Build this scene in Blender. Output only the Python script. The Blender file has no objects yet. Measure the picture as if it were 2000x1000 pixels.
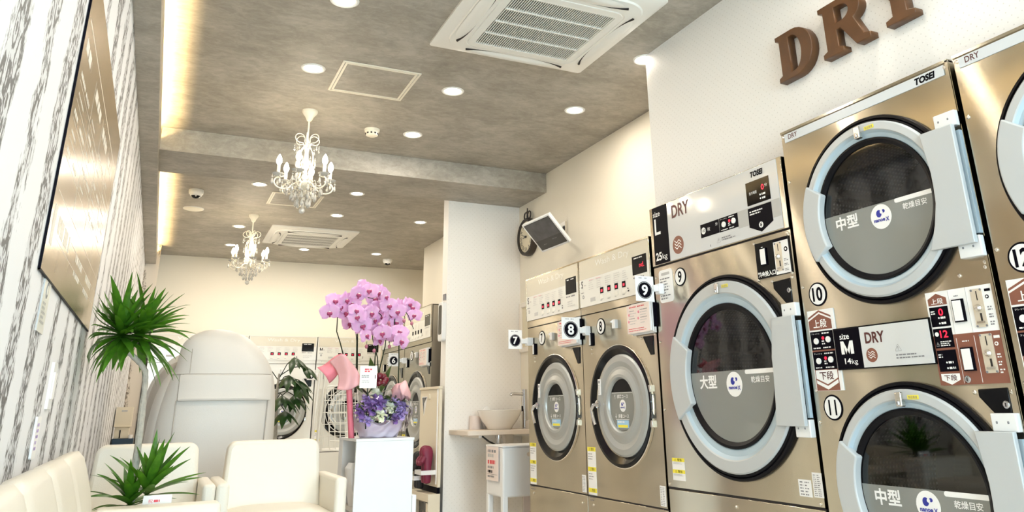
import bpy, bmesh, math, random
from mathutils import Vector, Matrix, noise as mnoise
PI = math.pi
random.seed(7)
SC = bpy.context.scene
COL = SC.collection

# ------------------------------------------------------------------ camera
cam_d = bpy.data.cameras.new('camera'); cam = bpy.data.objects.new('camera', cam_d); COL.objects.link(cam)
yaw, pitch, roll = 0.450173, 0.327549, -0.0178595
fw = Vector((math.sin(yaw) * math.cos(pitch), math.cos(yaw) * math.cos(pitch), math.sin(pitch)))
rt = Vector((math.cos(yaw), -math.sin(yaw), 0)); up = rt.cross(fw)
r2 = math.cos(roll) * rt + math.sin(roll) * up; u2 = -math.sin(roll) * rt + math.cos(roll) * up
cam.matrix_world = Matrix(((r2.x, u2.x, -fw.x, 0.0), (r2.y, u2.y, -fw.y, 0.0), (r2.z, u2.z, -fw.z, 0.85), (0, 0, 0, 1)))
cam_d.sensor_width = 36; cam_d.lens = 1489.344 / 2000 * 36
cam_d.shift_x = -0.02434; cam_d.shift_y = -0.10497
cam_d.clip_start = 0.01
SC.camera = cam

# ------------------------------------------------------------------ world, daylight, exposure
W = bpy.data.worlds.new('world'); SC.world = W; W.use_nodes = True
bg = W.node_tree.nodes['Background']; bg.inputs[0].default_value = (0.74, 0.90, 1.0, 1); bg.inputs[1].default_value = 14.0
SC.view_settings.view_transform = 'Standard'; SC.view_settings.look = 'None'
SC.view_settings.exposure = 0.24; SC.view_settings.gamma = 1.0
SC.view_settings.use_curve_mapping = False
SC.cycles.use_denoising = True
SC.cycles.max_bounces = 8; SC.cycles.diffuse_bounces = 5; SC.cycles.glossy_bounces = 4
SC.cycles.transmission_bounces = 6; SC.cycles.transparent_max_bounces = 12
SC.cycles.sample_clamp_indirect = 6.0
SC.cycles.caustics_reflective = False; SC.cycles.caustics_refractive = False

CEIL = 2.78
XL, XR, YF, YB = -0.30, 2.84, -3.0, 10.75
def area(name, loc, rot, sx, sy, power, col, shape='RECTANGLE', spread=PI):
    d = bpy.data.lights.new(name, 'AREA'); d.shape = shape; d.size = sx; d.size_y = sy; d.energy = power; d.color = col; d.spread = spread
    o = bpy.data.objects.new(name, d); o.location = loc; o.rotation_euler = rot; COL.objects.link(o); return o
# the sky lights the room through the glazed shop front behind the camera
DAY = area('daylight_window', (1.27, YF - 0.06, 1.3), (PI / 2, 0, 0), 3.0, 2.4, 95, (0.84, 0.93, 1.0))
DAY.data.cycles.is_portal = True     # only guides sampling of the sky through the window opening
for y0, y1 in ((-2.9, 5.66), (6.29, 10.08)):     # warm strip lamps lying in the ceiling cove
    area('cove_strip_lamp', (-0.235, (y0 + y1) / 2, 2.665), (0, PI, 0), 0.02, y1 - y0, 9.5 * (y1 - y0), (1.0, 0.72, 0.34))

# ------------------------------------------------------------------ materials
MATS = {}
def nmat(name):
    m = bpy.data.materials.new(name); m.use_nodes = True; MATS[name] = m
    return m, m.node_tree.nodes, m.node_tree.links, m.node_tree.nodes['Principled BSDF']
def mat(name, col, rough=0.5, metal=0.0, coat=0.0, emit=None, estr=0.0, spec=0.5, trans=0.0, sss=0.0, var=0.0, vscale=8.0, bump=0.0, bscale=60.0):
    m, N, L, p = nmat(name)
    p.inputs['Base Color'].default_value = (*col, 1); p.inputs['Roughness'].default_value = rough
    p.inputs['Metallic'].default_value = metal; p.inputs['Coat Weight'].default_value = coat
    p.inputs['Coat Roughness'].default_value = 0.06
    p.inputs['Specular IOR Level'].default_value = spec; p.inputs['Transmission Weight'].default_value = trans
    if sss: p.inputs['Subsurface Weight'].default_value = sss; p.inputs['Subsurface Radius'].default_value = (0.02, 0.015, 0.015)
    if emit: p.inputs['Emission Color'].default_value = (*emit, 1); p.inputs['Emission Strength'].default_value = estr
    if var or bump:
        tc = N.new('ShaderNodeTexCoord'); n = N.new('ShaderNodeTexNoise'); n.inputs['Scale'].default_value = vscale; n.inputs['Detail'].default_value = 4
        L.new(tc.outputs['Object'], n.inputs['Vector'])
        if var:
            mx = N.new('ShaderNodeMixRGB'); mx.inputs[1].default_value = (*[c * (1 - var) for c in col], 1); mx.inputs[2].default_value = (*[min(1, c * (1 + var)) for c in col], 1)
            L.new(n.outputs[0], mx.inputs[0]); L.new(mx.outputs[0], p.inputs['Base Color'])
        if bump:
            n2 = N.new('ShaderNodeTexNoise'); n2.inputs['Scale'].default_value = bscale; n2.inputs['Detail'].default_value = 3; L.new(tc.outputs['Object'], n2.inputs['Vector'])
            b = N.new('ShaderNodeBump'); b.inputs['Strength'].default_value = bump; b.inputs['Distance'].default_value = 0.01
            L.new(n2.outputs[0], b.inputs['Height']); L.new(b.outputs[0], p.inputs['Normal'])
    return m
def ramp(N, stops):
    r = N.new('ShaderNodeValToRGB'); e = r.color_ramp.elements
    while len(e) < len(stops): e.new(0.5)
    for k, (pos, c) in enumerate(stops):
        e[k].position = pos; e[k].color = (*c, 1) if len(c) == 3 else c
    return r
def steel(name, col, rough, ani):
    """sheet steel brushed along the horizontal: reflections smear vertically"""
    m, N, L, p = nmat(name)
    tc = N.new('ShaderNodeTexCoord'); mp = N.new('ShaderNodeMapping'); mp.inputs['Scale'].default_value = (3.0, 3.0, 500.0)
    n = N.new('ShaderNodeTexNoise'); n.inputs['Scale'].default_value = 3.0; n.inputs['Detail'].default_value = 5
    L.new(tc.outputs['Object'], mp.inputs[0]); L.new(mp.outputs[0], n.inputs['Vector'])
    r = ramp(N, [(0.25, [c * 0.98 for c in col]), (0.75, [min(1, c * 1.02) for c in col])]); L.new(n.outputs[0], r.inputs[0])
    g = N.new('ShaderNodeBsdfAnisotropic'); g.distribution = 'GGX'; g.inputs['Roughness'].default_value = rough; g.inputs['Anisotropy'].default_value = ani
    t = N.new('ShaderNodeTangent'); t.direction_type = 'RADIAL'; t.axis = 'Z'; L.new(t.outputs[0], g.inputs['Tangent']); L.new(r.outputs[0], g.inputs['Color'])
    g2 = N.new('ShaderNodeBsdfAnisotropic'); g2.distribution = 'GGX'; g2.inputs['Roughness'].default_value = 0.14; L.new(r.outputs[0], g2.inputs['Color'])
    n2 = N.new('ShaderNodeTexNoise'); n2.inputs['Scale'].default_value = 1.6; n2.inputs['Detail'].default_value = 1; L.new(tc.outputs['Object'], n2.inputs['Vector'])
    b = N.new('ShaderNodeBump'); b.inputs['Strength'].default_value = 1.0; b.inputs['Distance'].default_value = 0.0035; L.new(n2.outputs[0], b.inputs['Height'])
    L.new(b.outputs[0], g.inputs['Normal']); L.new(b.outputs[0], g2.inputs['Normal'])
    mx = N.new('ShaderNodeMixShader'); mx.inputs[0].default_value = 0.35; L.new(g.outputs[0], mx.inputs[1]); L.new(g2.outputs[0], mx.inputs[2]); L.new(mx.outputs[0], N['Material Output'].inputs[0])
    return m
steel('steel', (0.60, 0.545, 0.44), 0.21, 0.80)
steel('steel_cool', (0.50, 0.47, 0.40), 0.26, 0.7)
mat('chrome', (0.62, 0.62, 0.64), 0.14, 1.0)
mat('bright_metal', (0.80, 0.76, 0.70), 0.25, 1.0)
mat('white_plastic', (0.82, 0.83, 0.84), 0.32)
mat('door_grey', (0.50, 0.525, 0.54), 0.36)
mat('door_blue_daylit', (0.42, 0.53, 0.61), 0.30)  # same plastic as the frame, with blue window daylight put into the colour
mat('silver_grey', (0.40, 0.41, 0.40), 0.34, 0.25)
mat('silver_band', (0.62, 0.66, 0.70), 0.28)
mat('panel_silver', (0.66, 0.67, 0.68), 0.12, 0.0, 0.6)
mat('panel_grey', (0.50, 0.50, 0.49), 0.14, 0.0, 0.5)
mat('panel_cream', (0.70, 0.66, 0.55), 0.12, 0.0, 0.6)
mat('panel_white', (0.80, 0.80, 0.76), 0.15, 0.0, 0.5)
mat('rubber', (0.003, 0.003, 0.005), 0.40, spec=0.16)
mat('bezel_black', (0.003, 0.003, 0.004), 0.16, spec=0.28)
mat('black_gloss', (0.003, 0.003, 0.004), 0.10, spec=0.22)
mat('ink', (0.003, 0.0025, 0.006), 0.45, spec=0.05)
mat('ink_grey', (0.22, 0.22, 0.24), 0.5)
mat('ink_pale', (0.50, 0.50, 0.50), 0.5)
mat('maroon', (0.085, 0.018, 0.018), 0.45)
mat('sign_brown', (0.23, 0.085, 0.055), 0.4)
mat('paper', (0.86, 0.86, 0.86), 0.6)
mat('paper_pink', (0.82, 0.72, 0.68), 0.6)
mat('paper_blue', (0.35, 0.60, 0.85), 0.5)
mat('print_white', (0.88, 0.88, 0.88), 0.4)
mat('faint_white', (0.80, 0.79, 0.74), 0.3)
mat('print_red', (0.70, 0.04, 0.06), 0.4)
mat('print_pink', (0.80, 0.25, 0.35), 0.4)
mat('print_blue', (0.02, 0.03, 0.33), 0.35)
mat('print_yellow', (0.90, 0.78, 0.06), 0.45)
mat('film_grey', (0.23, 0.24, 0.23), 0.12, 0.0, 0.5)
mat('coin_metal', (0.80, 0.72, 0.60), 0.35, 0.5)
mat('led_red', (0.2, 0.0, 0.01), 0.4, emit=(1.0, 0.02, 0.06), estr=1.3)
mat('seam_dark', (0.012, 0.008, 0.008), 0.6)
mat('wood_letter', (0.098, 0.040, 0.012), 0.42, var=0.45, vscale=14)
mat('leather_cream', (0.78, 0.735, 0.645), 0.42, bump=0.08, bscale=220)
mat('leather_white', (0.76, 0.75, 0.70), 0.42, bump=0.08, bscale=220)
mat('leather_grey', (0.66, 0.65, 0.62), 0.46, bump=0.08, bscale=220)
mat('leather_shade_piping', (0.42, 0.39, 0.35), 0.5)  # shade of the wing recess as a colour; also used for the piping
mat('cabinet_white', (0.82, 0.84, 0.86), 0.45, var=0.02)
mat('cabinet_cream', (0.76, 0.69, 0.55), 0.5)
mat('cabinet_inside', (0.62, 0.60, 0.57), 0.5)
mat('lamp_white', (0.85, 0.85, 0.82), 0.4)
mat('ac_white', (0.84, 0.83, 0.79), 0.38)
mat('ac_dark', (0.012, 0.011, 0.012), 0.7)
mat('gold_cream', (0.90, 0.85, 0.72), 0.35)
mat('glow_disc', (1, 1, 1), 0.5, emit=(1.0, 0.95, 0.86), estr=16.0)
mat('bulb_glow', (1, 1, 1), 0.5, emit=(1.0, 0.84, 0.60), estr=70.0)
mat('clock_rim', (0.030, 0.022, 0.018), 0.5)
mat('clock_face', (0.74, 0.68, 0.52), 0.5)
mat('screen_dark', (0.035, 0.036, 0.038), 0.12, coat=0.4)
mat('screen_picture', (0.085, 0.085, 0.09), 0.2, var=0.7, vscale=14)
mat('trunk_bark', (0.42, 0.39, 0.34), 0.8, var=0.35, vscale=40, bump=0.6, bscale=60)
mat('ceramic', (0.84, 0.80, 0.74), 0.15, coat=0.4)
mat('shelf_board', (0.70, 0.61, 0.52), 0.4)
mat('navy_box', (0.015, 0.045, 0.085), 0.5)
mat('slipper_black', (0.012, 0.012, 0.014), 0.55)
mat('slipper_maroon', (0.20, 0.015, 0.050), 0.5)
mat('wrap_pink', (0.93, 0.52, 0.55), 0.55, sss=0.15)
mat('wrap_pink_deep', (0.82, 0.25, 0.32), 0.55)  # deeper pink for the rear sheet, with its shading put into the colour
mat('wrap_rose', (0.68, 0.16, 0.22), 0.5)
mat('wrap_lilac', (0.88, 0.78, 0.88), 0.5, sss=0.15)
mat('petal_purple', (0.27, 0.15, 0.44), 0.6, var=0.4, vscale=60)
mat('petal_lilac', (0.50, 0.38, 0.74), 0.6, var=0.3, vscale=60)
mat('petal_white', (0.90, 0.93, 0.74), 0.6)
mat('petal_pink', (0.88, 0.50, 0.52), 0.6)
mat('ribbon_wine', (0.14, 0.006, 0.018), 0.35)
mat('bud', (0.42, 0.14, 0.20), 0.5)
mat('lip', (0.34, 0.045, 0.14), 0.5)
mat('stem', (0.012, 0.022, 0.008), 0.5, spec=0.3)
mat('rubber_foot', (0.02, 0.02, 0.02), 0.6)
mat('pot_white', (0.75, 0.74, 0.70), 0.3)
mat('soil', (0.05, 0.03, 0.02), 0.9)
mat('wire_white', (0.86, 0.84, 0.78), 0.35)
mat('dark_steel', (0.10, 0.10, 0.105), 0.35, 0.8)
mat('cord_black', (0.02, 0.02, 0.02), 0.5)
mat('photo_grey', (0.12, 0.12, 0.13), 0.3)

def leafmat(name, c0, c1):
    m, N, L, p = nmat(name)
    tc = N.new('ShaderNodeTexCoord'); n = N.new('ShaderNodeTexNoise'); n.inputs['Scale'].default_value = 30; L.new(tc.outputs['Object'], n.inputs['Vector'])
    r = ramp(N, [(0.3, c0), (0.72, c1)]); L.new(n.outputs[0], r.inputs[0]); L.new(r.outputs[0], p.inputs['Base Color'])
    p.inputs['Roughness'].default_value = 0.34; p.inputs['Subsurface Weight'].default_value = 0.0
    tr = N.new('ShaderNodeBsdfTranslucent'); tr.inputs[0].default_value = (c1[0] * 1.2, c1[1] * 1.2, c1[2] * 0.8, 1)
    mx = N.new('ShaderNodeMixShader'); mx.inputs[0].default_value = 0.22
    L.new(p.outputs[0], mx.inputs[1]); L.new(tr.outputs[0], mx.inputs[2]); L.new(mx.outputs[0], N['Material Output'].inputs[0])
leafmat('leaf', (0.024, 0.095, 0.008), (0.085, 0.25, 0.016))
leafmat('leaf_dark', (0.012, 0.035, 0.012), (0.030, 0.085, 0.022))
leafmat('leaf_orchid', (0.020, 0.065, 0.016), (0.10, 0.16, 0.045))

def orchid():
    m, N, L, p = nmat('orchid_petal')
    tc = N.new('ShaderNodeTexCoord'); ln = N.new('ShaderNodeVectorMath'); ln.operation = 'LENGTH'; L.new(tc.outputs['Object'], ln.inputs[0])
    r = ramp(N, [(0.0, (0.80, 0.62, 0.80)), (0.018, (0.82, 0.56, 0.80)), (0.04, (0.78, 0.45, 0.77)), (0.06, (0.83, 0.58, 0.83))])
    L.new(ln.outputs['Value'], r.inputs[0]); L.new(r.outputs[0], p.inputs['Base Color']); p.inputs['Roughness'].default_value = 0.55
    tr = N.new('ShaderNodeBsdfTranslucent'); tr.inputs[0].default_value = (0.85, 0.50, 0.82, 1)
    mx = N.new('ShaderNodeMixShader'); mx.inputs[0].default_value = 0.3
    L.new(p.outputs[0], mx.inputs[1]); L.new(tr.outputs[0], mx.inputs[2]); L.new(mx.outputs[0], N['Material Output'].inputs[0])
orchid()
def crystal():
    m, N, L, p = nmat('crystal')
    p.inputs['Base Color'].default_value = (0.95, 0.93, 0.88, 1); p.inputs['Roughness'].default_value = 0.04; p.inputs['Transmission Weight'].default_value = 0.55
    p.inputs['IOR'].default_value = 1.5
crystal()
def glassdoor():       # smoked porthole glass, thin: tinted see-through plus reflection
    m, N, L, p = nmat('door_glass')
    t = N.new('ShaderNodeBsdfTransparent'); t.inputs[0].default_value = (0.20, 0.215, 0.23, 1)
    g = N.new('ShaderNodeBsdfGlossy'); g.inputs['Roughness'].default_value = 0.03; g.inputs[0].default_value = (1, 1, 1, 1)
    fr = N.new('ShaderNodeFresnel'); fr.inputs[0].default_value = 1.62
    mx = N.new('ShaderNodeMixShader'); L.new(fr.outputs[0], mx.inputs[0]); L.new(t.outputs[0], mx.inputs[1]); L.new(g.outputs[0], mx.inputs[2])
    L.new(mx.outputs[0], N['Material Output'].inputs[0])
glassdoor()
def clearfilm(name, tint, amt):
    m, N, L, p = nmat(name)
    t = N.new('ShaderNodeBsdfTransparent'); t.inputs[0].default_value = (*tint, 1)
    g = N.new('ShaderNodeBsdfGlossy'); g.inputs['Roughness'].default_value = 0.10
    lw = N.new('ShaderNodeLayerWeight'); lw.inputs[0].default_value = amt
    mx = N.new('ShaderNodeMixShader'); L.new(lw.outputs['Fresnel'], mx.inputs[0]); L.new(t.outputs[0], mx.inputs[1]); L.new(g.outputs[0], mx.inputs[2])
    L.new(mx.outputs[0], N['Material Output'].inputs[0])
clearfilm('cellophane', (0.95, 0.93, 0.97), 0.25)
clearfilm('window_glass', (0.95, 0.98, 0.98), 0.12)
def drum():
    m, N, L, p = nmat('drum_perforated')
    tc = N.new('ShaderNodeTexCoord'); mp = N.new('ShaderNodeMapping'); mp.inputs['Scale'].default_value = (60, 60, 60)
    v = N.new('ShaderNodeTexVoronoi'); v.inputs['Randomness'].default_value = 0.0; v.inputs['Scale'].default_value = 1.0
    L.new(tc.outputs['UV'], mp.inputs[0]); L.new(mp.outputs[0], v.inputs['Vector'])
    r = ramp(N, [(0.24, (0.95, 0.95, 0.92)), (0.30, (0.05, 0.055, 0.06))]); L.new(v.outputs['Distance'], r.inputs[0])
    L.new(r.outputs[0], p.inputs['Base Color']); p.inputs['Roughness'].default_value = 0.4
drum()

def wallpaper(name, base, dark, axis, scale=1.0):
    """white paper with ragged vertical damask strokes; axis: which object axis runs along the wall"""
    m, N, L, p = nmat(name)
    tc = N.new('ShaderNodeTexCoord'); sp = N.new('ShaderNodeSeparateXYZ'); L.new(tc.outputs['Object'], sp.inputs[0])
    cb = N.new('ShaderNodeCombineXYZ'); L.new(sp.outputs[axis], cb.inputs[0]); L.new(sp.outputs[2], cb.inputs[1])
    def nz(sx, sy, det, rough=0.55, off=0.0):
        mp = N.new('ShaderNodeMapping'); mp.inputs['Scale'].default_value = (sx * scale, sy * scale, 1); mp.inputs['Location'].default_value = (off, off * 0.7, 0)
        L.new(cb.outputs[0], mp.inputs[0]); n = N.new('ShaderNodeTexNoise'); n.inputs['Scale'].default_value = 1.0; n.inputs['Detail'].default_value = det; n.inputs['Roughness'].default_value = rough
        L.new(mp.outputs[0], n.inputs['Vector']); return n.outputs[0]
    def mth(op, a, b=None, v=None):
        k = N.new('ShaderNodeMath'); k.operation = op
        for i, s in enumerate((a, b)):
            if s is None: continue
            if isinstance(s, (int, float)): k.inputs[i].default_value = s
            else: L.new(s, k.inputs[i])
        return k.outputs[0]
    big = nz(1.6, 1.1, 2, 0.5); edge = nz(19, 7, 5, 0.75, 3.1); fine = nz(34, 15, 4, 0.7, 7.7)
    # regular columns, wandering with height
    ph = mth('ADD', mth('MULTIPLY', sp.outputs[axis], 2 * PI / 0.31 * scale), mth('MULTIPLY', nz(0.9, 1.4, 2, 0.5, 1.3), 6.5))
    cols = mth('SINE', ph)
    val = mth('ADD', mth('MULTIPLY', cols, 0.20), mth('ADD', mth('MULTIPLY', big, 0.75), mth('MULTIPLY', edge, 0.9)))
    mask = N.new('ShaderNodeMapRange'); mask.inputs[1].default_value = 0.83; mask.inputs[2].default_value = 0.91; L.new(val, mask.inputs[0])
    mp2 = N.new('ShaderNodeMapping'); mp2.inputs['Scale'].default_value = (30 * scale, 14 * scale, 1); L.new(cb.outputs[0], mp2.inputs[0])
    vo = N.new('ShaderNodeTexVoronoi'); vo.inputs['Scale'].default_value = 1.0; L.new(mp2.outputs[0], vo.inputs['Vector'])
    scroll = mth('SINE', mth('ADD', mth('MULTIPLY', vo.outputs['Distance'], 13.0), mth('MULTIPLY', fine, 14.0)))
    det = N.new('ShaderNodeMapRange'); det.inputs[1].default_value = -0.35; det.inputs[2].default_value = 0.35; L.new(scroll, det.inputs[0])
    amt = mth('MULTIPLY', mask.outputs[0], mth('ADD', mth('MULTIPLY', det.outputs[0], 0.78), 0.18))
    mx = N.new('ShaderNodeMixRGB'); mx.inputs[1].default_value = (*base, 1); mx.inputs[2].default_value = (*dark, 1); L.new(amt, mx.inputs[0])
    L.new(mx.outputs[0], p.inputs['Base Color']); p.inputs['Roughness'].default_value = 0.6
    b = N.new('ShaderNodeBump'); b.inputs['Strength'].default_value = 0.12; b.inputs['Distance'].default_value = 0.004; L.new(fine, b.inputs['Height']); L.new(b.outputs[0], p.inputs['Normal'])
wallpaper('wallpaper_damask', (0.78, 0.79, 0.82), (0.095, 0.092, 0.095), 1)
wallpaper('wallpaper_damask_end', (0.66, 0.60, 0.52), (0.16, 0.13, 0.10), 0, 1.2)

def dotted(name, base, dot, axis, pitch=0.05):
    m, N, L, p = nmat(name)
    tc = N.new('ShaderNodeTexCoord'); sp = N.new('ShaderNodeSeparateXYZ'); L.new(tc.outputs['Object'], sp.inputs[0])
    cb = N.new('ShaderNodeCombineXYZ'); L.new(sp.outputs[axis], cb.inputs[0]); L.new(sp.outputs[2], cb.inputs[1])
    mp = N.new('ShaderNodeMapping'); mp.inputs['Rotation'].default_value = (0, 0, PI / 4); mp.inputs['Scale'].default_value = (1 / pitch, 1 / pitch, 1)
    L.new(cb.outputs[0], mp.inputs[0])
    v = N.new('ShaderNodeTexVoronoi'); v.inputs['Scale'].default_value = 1.0; v.inputs['Randomness'].default_value = 0.0; L.new(mp.outputs[0], v.inputs['Vector'])
    r = ramp(N, [(0.06, dot), (0.12, base)]); L.new(v.outputs['Distance'], r.inputs[0]); L.new(r.outputs[0], p.inputs['Base Color'])
    p.inputs['Roughness'].default_value = 0.55
    n = N.new('ShaderNodeTexNoise'); n.inputs['Scale'].default_value = 70; L.new(tc.outputs['Object'], n.inputs['Vector'])
    b = N.new('ShaderNodeBump'); b.inputs['Strength'].default_value = 0.15; b.inputs['Distance'].default_value = 0.004; L.new(n.outputs[0], b.inputs['Height']); L.new(b.outputs[0], p.inputs['Normal'])
dotted('wall_dotted', (0.87, 0.855, 0.83), (0.68, 0.66, 0.63), 1, 0.024)
dotted('wall_dotted_face', (0.90, 0.88, 0.85), (0.76, 0.74, 0.70), 0, 0.03)
mat('wall_cream', (0.84, 0.79, 0.68), 0.6, bump=0.1, bscale=90)
mat('wall_white', (0.82, 0.78, 0.72), 0.6, bump=0.1, bscale=90)
def concrete():
    m, N, L, p = nmat('ceiling_concrete')
    tc = N.new('ShaderNodeTexCoord')
    def nz(s, sc, det, rough):
        mp = N.new('ShaderNodeMapping'); mp.inputs['Scale'].default_value = s; L.new(tc.outputs['Object'], mp.inputs[0])
        n = N.new('ShaderNodeTexNoise'); n.inputs['Scale'].default_value = sc; n.inputs['Detail'].default_value = det; n.inputs['Roughness'].default_value = rough
        n.inputs['Distortion'].default_value = 0.6; L.new(mp.outputs[0], n.inputs['Vector']); return n.outputs[0]
    a = nz((1, 1.3, 1.5), 2.6, 8, 0.66); b = nz((1, 1.7, 1.7), 13, 6, 0.75)
    mx = N.new('ShaderNodeMath'); mx.operation = 'MULTIPLY_ADD'; mx.inputs[1].default_value = 0.55; L.new(b, mx.inputs[0])
    m2 = N.new('ShaderNodeMath'); m2.operation = 'MULTIPLY'; m2.inputs[1].default_value = 0.6; L.new(a, m2.inputs[0]); L.new(m2.outputs[0], mx.inputs[2])
    r = ramp(N, [(0.36, (0.235, 0.215, 0.18)), (0.54, (0.335, 0.31, 0.267)), (0.72, (0.47, 0.44, 0.39))])
    L.new(mx.outputs[0], r.inputs[0]); L.new(r.outputs[0], p.inputs['Base Color']); p.inputs['Roughness'].default_value = 0.55
concrete()
def floor_tiles():
    m, N, L, p = nmat('floor_tile')
    tc = N.new('ShaderNodeTexCoord'); b = N.new('ShaderNodeTexBrick'); b.offset = 0.0; b.inputs['Scale'].default_value = 1.0
    b.inputs['Color1'].default_value = (0.72, 0.69, 0.63, 1); b.inputs['Color2'].default_value = (0.70, 0.67, 0.61, 1); b.inputs['Mortar'].default_value = (0.40, 0.37, 0.33, 1)
    b.inputs['Mortar Size'].default_value = 0.004; b.inputs['Brick Width'].default_value = 0.6; b.inputs['Row Height'].default_value = 0.6
    L.new(tc.outputs['Object'], b.inputs['Vector']); L.new(b.outputs[0], p.inputs['Base Color']); p.inputs['Roughness'].default_value = 0.25
floor_tiles()
def board_bronze():
    m, N, L, p = nmat('board_bronze')
    p.inputs['Base Color'].default_value = (0.30, 0.225, 0.14, 1); p.inputs['Metallic'].default_value = 0.75; p.inputs['Roughness'].default_value = 0.24
    tc = N.new('ShaderNodeTexCoord'); n = N.new('ShaderNodeTexNoise'); n.inputs['Scale'].default_value = 6; L.new(tc.outputs['Object'], n.inputs['Vector'])
    mr = N.new('ShaderNodeMapRange'); mr.inputs[3].default_value = 0.20; mr.inputs[4].default_value = 0.30; L.new(n.outputs[0], mr.inputs[0]); L.new(mr.outputs[0], p.inputs['Roughness'])
board_bronze()
mat('board_print', (0.72, 0.69, 0.62), 0.5)

# ------------------------------------------------------------------ mesh builder
_tc = {}
def text_mesh(s, bold, kind='plain'):
    k = (s, bold)
    if k not in _tc:
        cu = bpy.data.curves.new('t', 'FONT'); cu.body = s; cu.size = 1.0; cu.offset = bold; cu.resolution_u = 3; cu.fill_mode = 'FRONT'
        o = bpy.data.objects.new('t', cu); COL.objects.link(o)
        dg = bpy.context.evaluated_depsgraph_get(); me = bpy.data.meshes.new_from_object(o.evaluated_get(dg))
        v = [tuple(x.co[:2]) for x in me.vertices]; f = [tuple(p.vertices) for p in me.polygons]
        f2 = []
        for q in f:                                   # all faces wound anticlockwise
            a = sum(v[q[i]][0] * v[q[(i + 1) % len(q)]][1] - v[q[(i + 1) % len(q)]][0] * v[q[i]][1] for i in range(len(q)))
            f2.append(q if a > 0 else q[::-1])
        bpy.data.objects.remove(o); bpy.data.meshes.remove(me); bpy.data.curves.remove(cu)
        _tc[k] = (v, f2)
    return _tc[k]

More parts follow.
